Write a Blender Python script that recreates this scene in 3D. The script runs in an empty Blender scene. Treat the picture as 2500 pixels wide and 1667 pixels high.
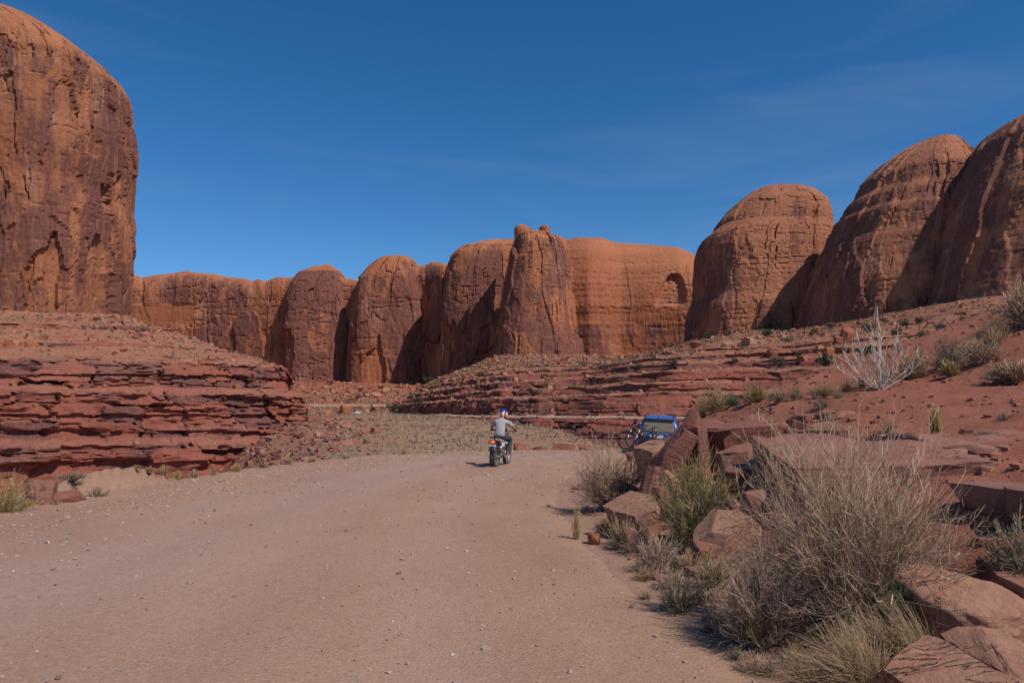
import bpy, bmesh, math, random
import numpy as np
from mathutils import Vector, Matrix, Euler

SC = bpy.context.scene
COL = SC.collection
random.seed(7)

# ------------------------------------------------------------------ camera
FPX, PW, PH = 1944.0, 2500.0, 1667.0        # focal length and size in photo pixels
CAMH, PITCH = 1.65, math.atan(171.5 / 1944.0)
cd = bpy.data.cameras.new('camera')
cd.sensor_width = 36.0
cd.lens = 36.0 * FPX / PW
cd.clip_start, cd.clip_end = 0.05, 6000.0
cam = bpy.data.objects.new('camera', cd)
COL.objects.link(cam)
cam.location = (0, 0, CAMH)
cam.rotation_euler = (math.pi / 2 + PITCH, 0, 0)
SC.camera = cam

# ------------------------------------------------------------------ sky and sun
SUN_AZ, SUN_EL = math.radians(131), math.radians(49)
SKY_STRENGTH, SUN_STRENGTH = 0.085, 4.2
world = bpy.data.worlds.new('World')
SC.world = world
world.use_nodes = True
wn, wl = world.node_tree.nodes, world.node_tree.links
wn.clear()
w_out = wn.new('ShaderNodeOutputWorld')
w_bg = wn.new('ShaderNodeBackground')
w_sky = wn.new('ShaderNodeTexSky')
w_sky.sky_type = 'NISHITA'
w_sky.sun_disc = False
w_sky.sun_elevation = SUN_EL
w_sky.sun_rotation = SUN_AZ
w_sky.altitude = 2500.0
w_sky.air_density = 1.0
w_sky.dust_density = 0.1
w_sky.ozone_density = 3.0
w_hsv = wn.new('ShaderNodeHueSaturation')
w_hsv.inputs['Saturation'].default_value = 1.30
w_hsv.inputs['Value'].default_value = 1.36
# thin cirrus streaks
w_tc = wn.new('ShaderNodeTexCoord')
w_map = wn.new('ShaderNodeMapping')
w_map.inputs['Scale'].default_value = (1.2, 1.2, 7.0)
w_map.inputs['Rotation'].default_value = (0.10, -0.22, 0.3)
w_n = wn.new('ShaderNodeTexNoise')
w_n.inputs['Scale'].default_value = 1.6
w_n.inputs['Detail'].default_value = 7.0
w_n.inputs['Roughness'].default_value = 0.55
w_n.inputs['Distortion'].default_value = 0.6
w_r = wn.new('ShaderNodeValToRGB')
w_r.color_ramp.elements[0].position = 0.50
w_r.color_ramp.elements[0].color = (0, 0, 0, 1)
w_r.color_ramp.elements[1].position = 0.80
w_r.color_ramp.elements[1].color = (0.13, 0.13, 0.13, 1)
w_mix = wn.new('ShaderNodeMixRGB')
w_mix.inputs['Color2'].default_value = (5.2, 5.6, 6.4, 1)
w_bg.inputs['Strength'].default_value = SKY_STRENGTH
wl.new(w_sky.outputs[0], w_hsv.inputs['Color'])
wl.new(w_tc.outputs['Generated'], w_map.inputs['Vector'])
wl.new(w_map.outputs[0], w_n.inputs['Vector'])
wl.new(w_n.outputs[0], w_r.inputs[0])
wl.new(w_r.outputs[0], w_mix.inputs[0])
wl.new(w_hsv.outputs[0], w_mix.inputs['Color1'])
wl.new(w_mix.outputs[0], w_bg.inputs['Color'])
wl.new(w_bg.outputs[0], w_out.inputs['Surface'])

sd = bpy.data.lights.new('sun', 'SUN')
sd.energy = SUN_STRENGTH
sd.angle = math.radians(0.53)
sd.color = (1.0, 0.95, 0.88)
sun = bpy.data.objects.new('sun', sd)
COL.objects.link(sun)
_to = Vector((math.sin(SUN_AZ) * math.cos(SUN_EL), math.cos(SUN_AZ) * math.cos(SUN_EL), math.sin(SUN_EL)))
sun.rotation_euler = _to.to_track_quat('Z', 'Y').to_euler()
sun.location = (20, -10, 30)

SC.view_settings.view_transform = 'Standard'
SC.view_settings.look = 'None'
SC.view_settings.gamma = 1.0
SC.view_settings.use_curve_mapping = False
SC.view_settings.exposure = -0.03
SC.cycles.max_bounces = 6

# ------------------------------------------------------------------ pixels to places
def at(px, py, Y):
    """point seen at photo pixel (px, py) at distance Y in front of the camera"""
    dx, dz = (px - PW / 2) / FPX, (PH / 2 - py) / FPX
    wy = math.cos(PITCH) - dz * math.sin(PITCH)
    wz = math.sin(PITCH) + dz * math.cos(PITCH)
    t = Y / wy
    return np.array([dx * t, Y, CAMH + wz * t])

def xat(px, Y, py=1005):
    return at(px, py, Y)[0]

# ------------------------------------------------------------------ noise
def _h(ix, iy, iz, seed):
    h = (ix.astype(np.int64) * 374761393 + iy.astype(np.int64) * 668265263 + iz.astype(np.int64) * 2147483647 + seed * 1274126177) & 0xFFFFFFFF
    h = ((h ^ (h >> 13)) * 1274126177) & 0xFFFFFFFF
    h = ((h ^ (h >> 16)) * 2246822519) & 0xFFFFFFFF
    return (h ^ (h >> 15)) & 0xFFFFFFFF

def rnd01(ix, iy, seed):
    return _h(ix, iy, np.zeros_like(ix), seed) / 4294967295.0

def _fade(t):
    return t * t * t * (t * (t * 6 - 15) + 10)

def perlin2(x, y, seed=0):
    x = np.asarray(x, float); y = np.asarray(y, float)
    x, y = np.broadcast_arrays(x, y)
    xi, yi = np.floor(x).astype(np.int64), np.floor(y).astype(np.int64)
    xf, yf = x - xi, y - yi
    u, v = _fade(xf), _fade(yf)
    def g(ax, ay, fx, fy):
        a = rnd01(ax, ay, seed) * 6.2831853
        return np.cos(a) * fx + np.sin(a) * fy
    n00 = g(xi, yi, xf, yf); n10 = g(xi + 1, yi, xf - 1, yf)
    n01 = g(xi, yi + 1, xf, yf - 1); n11 = g(xi + 1, yi + 1, xf - 1, yf - 1)
    a = n00 + u * (n10 - n00); b = n01 + u * (n11 - n01)
    return (a + v * (b - a)) * 1.41

def fbm2(x, y, seed=0, oct=4, gain=0.5, lac=2.03):
    s = 0; a = 1.0; n = 0
    for i in range(oct):
        s = s + a * perlin2(x, y, seed + i * 17); n += a
        x = x * lac + 3.1; y = y * lac + 1.7; a *= gain
    return s / n

def cell2(x, y, seed=0):
    """jittered cells: random value of the nearest cell, second random value, F2-F1"""
    x, y = np.broadcast_arrays(np.asarray(x, float), np.asarray(y, float))
    xi, yi = np.floor(x).astype(np.int64), np.floor(y).astype(np.int64)
    f1 = np.full(x.shape, 9.0); f2 = np.full(x.shape, 9.0)
    r1 = np.zeros(x.shape); r2 = np.zeros(x.shape)
    for dx in (-1, 0, 1):
        for dy in (-1, 0, 1):
            cx, cy = xi + dx, yi + dy
            jx = cx + 0.1 + 0.8 * rnd01(cx, cy, seed + 1); jy = cy + 0.1 + 0.8 * rnd01(cx, cy, seed + 2)
            d = np.maximum(np.abs(jx - x), np.abs(jy - y)) * 0.6 + 0.4 * np.hypot(jx - x, jy - y)
            m = d < f1
            f2 = np.where(m, f1, np.minimum(f2, d))
            f1 = np.where(m, d, f1)
            r1 = np.where(m, rnd01(cx, cy, seed + 3), r1)
            r2 = np.where(m, rnd01(cx, cy, seed + 4), r2)
    return r1, r2, f2 - f1

def sst(a, b, x):
    t = np.clip((x - a) / (b - a), 0, 1)
    return t * t * (3 - 2 * t)

# ------------------------------------------------------------------ object helpers
def props(o, label=None, cat=None, group=None, kind=None):
    if label: o['label'] = label
    if cat: o['category'] = cat
    if group: o['group'] = group
    if kind: o['kind'] = kind
    return o

def link(name, me, mat=None, parent=None, loc=None, rot=None):
    o = bpy.data.objects.new(name, me)
    COL.objects.link(o)
    if mat is not None and me is not None:
        me.materials.append(mat)
    if parent is not None: o.parent = parent
    if loc is not None: o.location = loc
    if rot is not None: o.rotation_euler = rot
    return o

def empty(name, loc=(0, 0, 0), rot=(0, 0, 0)):
    o = bpy.data.objects.new(name, None)
    o.empty_display_size = 0.2
    COL.objects.link(o)
    o.location = loc; o.rotation_euler = rot
    return o

def mesh_np(name, V, F, attrs=None, smooth=False):
    """V (n,3), F (m,3|4) -> mesh"""
    me = bpy.data.meshes.new(name)
    V = np.ascontiguousarray(V, dtype=np.float32); F = np.ascontiguousarray(F, dtype=np.int32)
    k = F.shape[1]
    me.vertices.add(len(V)); me.vertices.foreach_set('co', V.ravel())
    me.loops.add(F.size); me.loops.foreach_set('vertex_index', F.ravel())
    me.polygons.add(len(F))
    me.polygons.foreach_set('loop_start', np.arange(0, F.size, k, dtype=np.int32))
    me.polygons.foreach_set('loop_total', np.full(len(F), k, dtype=np.int32))
    me.polygons.foreach_set('use_smooth', np.full(len(F), bool(smooth)))
    if attrs:
        for an, av in attrs.items():
            a = me.attributes.new(an, 'FLOAT', 'POINT')
            a.data.foreach_set('value', np.ascontiguousarray(av, dtype=np.float32).ravel())
    me.update(calc_edges=True)
    return me

def grid_faces(nu, nv, wrap=False):
    i = np.arange(nu if wrap else nu - 1)[:, None]; j = np.arange(nv - 1)[None, :]
    i2 = (i + 1) % nu
    return np.stack([i * nv + j, i2 * nv + j, i2 * nv + j + 1, i * nv + j + 1], -1).reshape(-1, 4)

def grid_obj(name, P, mat, attrs=None, smooth=False, wrap=False, flip=False, parent=None):
    nu, nv = P.shape[:2]
    F = grid_faces(nu, nv, wrap)
    if flip: F = F[:, ::-1]
    me = mesh_np(name, P.reshape(-1, 3), F, attrs, smooth)
    return link(name, me, mat, parent)

# ------------------------------------------------------------------ materials
def new_mat(name, rough=0.9, spec=0.2):
    m = bpy.data.materials.new(name); m.use_nodes = True
    b = m.node_tree.nodes['Principled BSDF']
    b.inputs['Roughness'].default_value = rough
    b.inputs['Specular IOR Level'].default_value = spec
    return m, m.node_tree.nodes, m.node_tree.links, b

def N(nodes, kind, **kw):
    n = nodes.new(kind)
    for k, v in kw.items():
        if k in n.inputs: n.inputs[k].default_value = v
        else: setattr(n, k, v)
    return n

def noise_node(nodes, links, vec, scale=(1, 1, 1), detail=4.0, rough=0.55, dist=0.0):
    mp = nodes.new('ShaderNodeMapping'); mp.inputs['Scale'].default_value = scale
    links.new(vec, mp.inputs['Vector'])
    n = nodes.new('ShaderNodeTexNoise')
    n.inputs['Scale'].default_value = 1.0; n.inputs['Detail'].default_value = detail
    n.inputs['Roughness'].default_value = rough; n.inputs['Distortion'].default_value = dist
    links.new(mp.outputs[0], n.inputs['Vector'])
    return n.outputs['Fac'] if 'Fac' in n.outputs else n.outputs[0]

def ramp(nodes, links, src, p0, p1, c0=0.0, c1=1.0):
    r = nodes.new('ShaderNodeMapRange')
    r.inputs['From Min'].default_value = p0; r.inputs['From Max'].default_value = p1
    r.inputs['To Min'].default_value = c0; r.inputs['To Max'].default_value = c1
    links.new(src, r.inputs['Value'])
    return r.outputs[0]

def math_n(nodes, links, op, a, b):
    n = nodes.new('ShaderNodeMath'); n.operation = op; n.use_clamp = False
    for i, v in enumerate((a, b)):
        if isinstance(v, (int, float)): n.inputs[i].default_value = v
        else: links.new(v, n.inputs[i])
    return n.outputs[0]

def mix_c(nodes, links, fac, c1, c2, blend='MIX'):
    n = nodes.new('ShaderNodeMixRGB'); n.blend_type = blend; n.use_clamp = False
    for i, v in zip((0, 1, 2), (fac, c1, c2)):
        if isinstance(v, (int, float)): n.inputs[i].default_value = v
        elif isinstance(v, tuple): n.inputs[i].default_value = (*v[:3], 1)
        else: links.new(v, n.inputs[i])
    return n.outputs[0]

def attr_n(nodes, name):
    a = nodes.new('ShaderNodeAttribute'); a.attribute_name = name
    return a.outputs['Fac']

def srgb(r, g, b):
    f = lambda c: (c / 255 / 12.92) if c / 255 <= 0.04045 else ((c / 255 + 0.055) / 1.055) ** 2.4
    return (f(r), f(g), f(b))

def cliff_mat(name, base, base2, varn, pale, k=1.0, bedk=1.0, bump=0.6, soil=None):
    """sandstone wall: base tone, bedding, vertical desert varnish streaks (attributes varn, pale)"""
    m, n, l, b = new_mat(name, 0.92, 0.12)
    g = n.new('ShaderNodeNewGeometry'); pos = g.outputs['Position']
    n1 = noise_node(n, l, pos, (0.03 * k,) * 3, 5, 0.6)
    bed = noise_node(n, l, pos, (0.012 * k, 0.012 * k, 0.55 * k * bedk), 5, 0.65, 0.3)
    streak = noise_node(n, l, pos, (0.42 * k, 0.42 * k, 0.018 * k), 6, 0.62, 0.2)
    streak2 = noise_node(n, l, pos, (1.1 * k, 1.1 * k, 0.05 * k), 4, 0.6)
    blot = noise_node(n, l, pos, (0.26 * k, 0.26 * k, 0.11 * k), 8, 0.70, 0.8)
    fine = noise_node(n, l, pos, (1.7 * k, 1.7 * k, 2.6 * k), 5, 0.7)
    c = mix_c(n, l, ramp(n, l, n1, 0.35, 0.65), base, base2)
    c = mix_c(n, l, ramp(n, l, bed, 0.42, 0.68, 0.0, 0.45), c, tuple(x * 0.62 for x in base))
    vf = math_n(n, l, 'ADD', math_n(n, l, 'MULTIPLY', attr_n(n, 'varn'), 1.0), math_n(n, l, 'ADD', ramp(n, l, streak, 0.3, 0.7, -0.22, 0.22), ramp(n, l, blot, 0.3, 0.7, -0.34, 0.32)))
    vf = ramp(n, l, vf, 0.36, 0.72)
    c = mix_c(n, l, math_n(n, l, 'MULTIPLY', vf, 0.92), c, mix_c(n, l, ramp(n, l, streak2, 0.35, 0.65), varn, tuple(x * 1.5 for x in varn)))
    pf = math_n(n, l, 'MULTIPLY', attr_n(n, 'pale'), ramp(n, l, streak2, 0.36, 0.62))
    c = mix_c(n, l, pf, c, pale)
    if soil is not None:
        so = noise_node(n, l, pos, (0.22, 0.22, 0.22), 6, 0.65)
        sc_ = mix_c(n, l, ramp(n, l, so, 0.35, 0.65), soil[0], soil[1])
        c = mix_c(n, l, attr_n(n, 'soil'), c, sc_)
        c = mix_c(n, l, attr_n(n, 'track'), c, (0.43, 0.285, 0.205))
    c = mix_c(n, l, 1.0, c, ramp_rgb(n, l, fine, 0.3, 0.7, 0.74, 1.2), 'MULTIPLY')
    l.new(c, b.inputs['Base Color'])
    bp = n.new('ShaderNodeBump'); bp.inputs['Strength'].default_value = bump; bp.inputs['Distance'].default_value = 0.5 / k
    l.new(math_n(n, l, 'ADD', fine, math_n(n, l, 'MULTIPLY', streak, 0.6)), bp.inputs['Height'])
    l.new(bp.outputs[0], b.inputs['Normal'])
    return m

def ramp_rgb(n, l, src, p0, p1, a, b_):
    v = ramp(n, l, src, p0, p1, a, b_)
    cc = n.new('ShaderNodeCombineColor')
    for i in range(3): l.new(v, cc.inputs[i])
    return cc.outputs[0]

def rock_mat(name, base, base2, dark, k=1.0, bump=0.85, rough=0.9):
    """near sandstone: two tones, thin bedding, lichen-dark patches, grain"""
    m, n, l, b = new_mat(name, rough, 0.15)
    tc = n.new('ShaderNodeTexCoord'); g = n.new('ShaderNodeNewGeometry'); pos = g.outputs['Position']; obj = tc.outputs['Object']
    n1 = noise_node(n, l, pos, (1.1 * k,) * 3, 5, 0.6)
    bed = noise_node(n, l, obj, (0.9 * k, 0.9 * k, 14 * k), 4, 0.6, 0.4)
    dk = noise_node(n, l, pos, (2.6 * k, 2.6 * k, 2.6 * k), 7, 0.68, 0.4)
    fine = noise_node(n, l, pos, (24 * k,) * 3, 7, 0.75)
    c = mix_c(n, l, ramp(n, l, n1, 0.35, 0.65), base, base2)
    c = mix_c(n, l, ramp(n, l, bed, 0.45, 0.72, 0, 0.5), c, tuple(x * 0.68 for x in base))
    c = mix_c(n, l, ramp(n, l, dk, 0.54, 0.72, 0, 0.7), c, dark)
    ck = noise_node(n, l, pos, (0.9 * k, 5.5 * k, 5.5 * k), 5, 0.6, 0.5)
    ckd = n.new('ShaderNodeMath'); ckd.operation = 'ABSOLUTE'; l.new(math_n(n, l, 'SUBTRACT', ck, 0.5), ckd.inputs[0])
    gate = ramp(n, l, noise_node(n, l, pos, (0.8 * k, 0.8 * k, 0.8 * k), 3, 0.5), 0.48, 0.60)
    line = math_n(n, l, 'MULTIPLY', ramp(n, l, ckd.outputs[0], 0.0, 0.014, 1.0, 0.0), gate)
    c = mix_c(n, l, math_n(n, l, 'MULTIPLY', line, 0.6), c, tuple(x * 0.6 for x in dark))
    c = mix_c(n, l, 1.0, c, ramp_rgb(n, l, fine, 0.28, 0.72, 0.78, 1.2), 'MULTIPLY')
    l.new(c, b.inputs['Base Color'])
    bp = n.new('ShaderNodeBump'); bp.inputs['Strength'].default_value = bump; bp.inputs['Distance'].default_value = 0.045 / k
    l.new(math_n(n, l, 'ADD', math_n(n, l, 'ADD', math_n(n, l, 'MULTIPLY', fine, 0.5), math_n(n, l, 'MULTIPLY', line, -1.2)), math_n(n, l, 'ADD', math_n(n, l, 'MULTIPLY', bed, 0.8), dk)), bp.inputs['Height'])
    l.new(bp.outputs[0], b.inputs['Normal'])
    return m

def plain(name, col, rough=0.5, metal=0.0, spec=0.4, var=0.0, scale=30.0, emit=None):
    m, n, l, b = new_mat(name, rough, spec)
    b.inputs['Metallic'].default_value = metal
    tc = n.new('ShaderNodeTexCoord')
    f = noise_node(n, l, tc.outputs['Object'], (scale,) * 3, 4, 0.6)
    v = max(var, 0.06)
    c = mix_c(n, l, 1.0, col, ramp_rgb(n, l, f, 0.3, 0.7, 1 - v, 1 + v), 'MULTIPLY')
    l.new(c, b.inputs['Base Color'])
    if emit:
        b.inputs['Emission Color'].default_value = (*emit[0], 1); b.inputs['Emission Strength'].default_value = emit[1]
    return m

MAT = {}
MAT['cliff'] = cliff_mat('sandstone_cliff', (0.45, 0.170, 0.080), (0.37, 0.128, 0.062), (0.150, 0.060, 0.046), (0.50, 0.27, 0.18), 0.7)
MAT['butte'] = cliff_mat('sandstone_butte', (0.40, 0.158, 0.078), (0.32, 0.112, 0.056), (0.138, 0.055, 0.042), (0.48, 0.25, 0.17), 1.0)
MAT['dome'] = cliff_mat('sandstone_dome', (0.43, 0.176, 0.098), (0.35, 0.134, 0.074), (0.145, 0.060, 0.046), (0.46, 0.26, 0.18), 0.9)
MAT['ledge'] = cliff_mat('red_ledge_rock', (0.305, 0.102, 0.068), (0.255, 0.080, 0.054), (0.115, 0.050, 0.043), (0.40, 0.18, 0.12), 2.6, 0.8, 0.6, ((0.34, 0.135, 0.082), (0.30, 0.145, 0.090)))
# ================================================================== LAND
def resample(pts, n):
    pts = np.array(pts, float)
    d = np.r_[0, np.cumsum(np.hypot(*np.diff(pts[:, :2], axis=0).T))]
    t = np.linspace(0, d[-1], n * 4)
    out = np.stack([np.interp(t, d, pts[:, k]) for k in range(pts.shape[1])], -1)
    w = max(1, int(n * 4 / len(pts) / 2.2))
    ker = np.hanning(2 * w + 3)[1:-1]; ker /= ker.sum()
    pad = np.concatenate([np.repeat(out[:1], w, 0), out, np.repeat(out[-1:], w, 0)])
    out = np.stack([np.convolve(pad[:, k], ker, 'valid')[:len(out)] for k in range(out.shape[1])], -1)
    return out[np.linspace(0, len(out) - 1, n).astype(int)]

ROAD_R = resample([(3.2, -7), (2.3, 2), (1.78, 4.85), (1.45, 6), (1.2, 8), (0.98, 12), (0.95, 15), (1.3, 19), (2.2, 23.5), (3.9, 26.6), (6.8, 28.4), (12, 29.5), (22, 30), (44, 27)], 160)
ROAD_L = resample([(-9.7, -7), (-9.3, 6), (-8.9, 13.8), (-8.2, 20), (-7.1, 25.7), (-5.4, 30), (-2.4, 33.2), (2, 35), (8, 36.3), (14, 37), (24, 37.3), (46, 34)], 160)

def sdist(x, y, line):
    """signed distance to an edge line, positive to the right of its direction"""
    A, B = line[:-1], line[1:]
    best = np.full(x.shape, 1e9); sgn = np.ones(x.shape)
    for (ax, ay), (bx, by) in zip(A[::2], line[2::2] if len(line) % 2 else np.r_[line[2::2], line[-1:]]):
        ex, ey = bx - ax, by - ay
        L = ex * ex + ey * ey + 1e-9
        t = np.clip(((x - ax) * ex + (y - ay) * ey) / L, 0, 1)
        qx, qy = x - ax - t * ex, y - ay - t * ey
        d = qx * qx + qy * qy
        m = d < best
        best = np.where(m, d, best)
        sgn = np.where(m, np.sign(ex * qy - ey * qx), sgn)
    return -np.sqrt(best) * sgn

def road_z(x, y):
    c = 0.05 * fbm2(x / 6, y / 6, 5, 2) + 0.018 * fbm2(x / 0.9, y / 1.6, 6, 3)
    return c - 0.20 * sst(27, 40, x * 0.8 + y * 0.75)

def land_z(x, y):
    x = np.asarray(x, float); y = np.asarray(y, float)
    near = (np.abs(x) < 70) & (y < 80)
    dr = np.full(x.shape, -50.0); dl = np.full(x.shape, -50.0)
    dr[near] = sdist(x[near], y[near], ROAD_R)
    dl[near] = -sdist(x[near], y[near], ROAD_L)
    dl[~near] = 30.0
    dr[~near] = np.where(y[~near] < 27, 30.0, -30.0)
    # beyond the road: sloping bench, wash on the left, rising ground towards the far wall
    terr = np.clip(-1.0 + 0.027 * (y - 60), -1.4, 0.95) - 0.5 * sst(135, 175, y)
    terr = terr - 2.0 * sst(3, 13, x) * sst(40, 52, y)
    rat = x / np.maximum(y, 12.0)
    wl_ = sst(-0.21, -0.42, rat + 0.05 * fbm2(x / 20, y / 20, 15, 3)) * (1 - 0.45 * sst(-20, -9, x))
    terr = terr * (1 - wl_) - 8.5 * wl_
    far = 0.6 + 22 * np.clip((y - 305) / 215, 0, 3)
    out = terr * (1 - sst(150, 300, y)) + far * sst(150, 300, y) + (0 if True else 0)
    out = np.where(y > 300, far, out)
    zr = road_z(x, y)
    left = zr * (1 - sst(-0.3, 5, dl)) + out * sst(-0.3, 5, dl)
    left = left - 0.9 * sst(0.2, 2.2, dl) * (1 - sst(4, 12, dl))
    # small berm mounds on the outer edge
    left = left + 1.7 * np.exp(-(((x + 11.6) / 1.9) ** 2 + ((y - 15.4) / 1.9) ** 2)) + 0.5 * np.exp(-(((x + 8.6) / 0.9) ** 2 + ((y - 17.6) / 2.0) ** 2))
    bank = 0.85 * sst(0.0, 3.2, dr) + sst(0.6, 6, dr) * (0.25 + 0.105 * np.maximum(x - 4, 0) + 0.085 * np.maximum(y - 10, 0) + np.minimum(0.26 * np.maximum(x - 9.3, 0), 4.0))
    bank = bank - 0.45 * sst(6.5, 3.5, y) * sst(0.5, 2, dr)
    z = np.where(dr > 0, zr + bank, np.where(dl > -0.3, left, zr - 0.05 * sst(0, -0.5, dr)))
    inside = (dr <= 0) & (dl <= 0)
    z = np.where(inside, zr - 0.10 * sst(0.1, 0.9, np.minimum(-dr, -dl)), z)
    # roughness
    off = sst(0.0, 1.2, np.maximum(dr, dl))
    dist = np.hypot(x, y)
    z = z + off * (0.10 * fbm2(x / 1.6, y / 1.6, 11, 4) + 0.30 * fbm2(x / 7, y / 7, 12, 3) * sst(0.5, 4, np.maximum(dr, dl)))
    z = z + sst(50, 120, dist) * 1.0 * fbm2(x / 18, y / 18, 13, 4) * (1 - 0.4 * sst(40, 70, y) * sst(170, 100, y))
    # thin bedrock treads on the bank
    tr = sst(1.5, 3.0, dr)
    zq = z + 0.10 * fbm2(x / 2.5, y / 2.5, 14, 3)
    st = 0.16
    fr = zq / st - np.floor(zq / st)
    z = z + tr * 0.55 * (np.floor(zq / st) * st + st * sst(0.55, 0.95, fr) - zq)
    return z, dr, dl

def land_h(x, y):
    z, _, _ = land_z(np.array([float(x)]), np.array([float(y)]))
    return float(z[0])

def build_ground():
    nth, nr = 440, 340
    th = np.radians(np.linspace(-64, 64, nth))
    r = np.r_[np.linspace(0.6, 2.4, 12)[:-1], np.geomspace(2.4, 900, nr - 11)]
    T, R = np.meshgrid(th, r, indexing='ij')
    X, Y = R * np.sin(T), R * np.cos(T) - 0.5
    Z, dr, dl = land_z(X, Y)
    veg = sst(3, 9, dl) * sst(30, 44, Y) * sst(-40, -14, X) * (1 - sst(150, 240, Y))
    veg = np.clip(veg * (0.75 + 0.8 * fbm2(X / 14, Y / 14, 31, 4)), 0, 1)
    sand = sst(2.2, 0.2, np.maximum(dr, dl))
    m, n, l, b = new_mat('red_desert_soil', 0.95, 0.08)
    pos = n.new('ShaderNodeNewGeometry').outputs['Position']
    a1 = noise_node(n, l, pos, (0.5,) * 3, 6, 0.65); a2 = noise_node(n, l, pos, (7,) * 3, 6, 0.7); a3 = noise_node(n, l, pos, (45,) * 3, 4, 0.7)
    c = mix_c(n, l, ramp(n, l, a1, 0.36, 0.64), (0.315, 0.118, 0.074), (0.255, 0.088, 0.056))
    c = mix_c(n, l, ramp(n, l, a2, 0.5, 0.75, 0, 0.55), c, (0.37, 0.185, 0.13))
    vc = mix_c(n, l, ramp(n, l, noise_node(n, l, pos, (0.9,) * 3, 6, 0.7), 0.38, 0.62), (0.335, 0.200, 0.128), (0.275, 0.178, 0.112))
    c = mix_c(n, l, attr_n(n, 'veg'), c, vc)
    sf = math_n(n, l, 'ADD', attr_n(n, 'sand'), ramp(n, l, noise_node(n, l, pos, (2.2,) * 3, 5, 0.65), 0.3, 0.7, -0.3, 0.3))
    c = mix_c(n, l, ramp(n, l, sf, 0.25, 0.75), c, mix_c(n, l, ramp(n, l, a2, 0.35, 0.65), (0.362, 0.212, 0.150), (0.335, 0.190, 0.134)))
    c = mix_c(n, l, 1.0, c, ramp_rgb(n, l, a3, 0.3, 0.7, 0.72, 1.22), 'MULTIPLY')
    l.new(c, b.inputs['Base Color'])
    bp = N(n, 'ShaderNodeBump', Strength=0.7, Distance=0.05)
    l.new(math_n(n, l, 'ADD', a2, math_n(n, l, 'MULTIPLY', a3, 0.35)), bp.inputs['Height'])
    l.new(bp.outputs[0], b.inputs['Normal'])
    o = grid_obj('ground', np.stack([X, Y, Z], -1), m, {'veg': veg, 'sand': sand}, smooth=True, flip=True)
    props(o, 'red sandy desert ground of the canyon floor and bank', 'ground', kind='structure')
    return o

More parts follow.
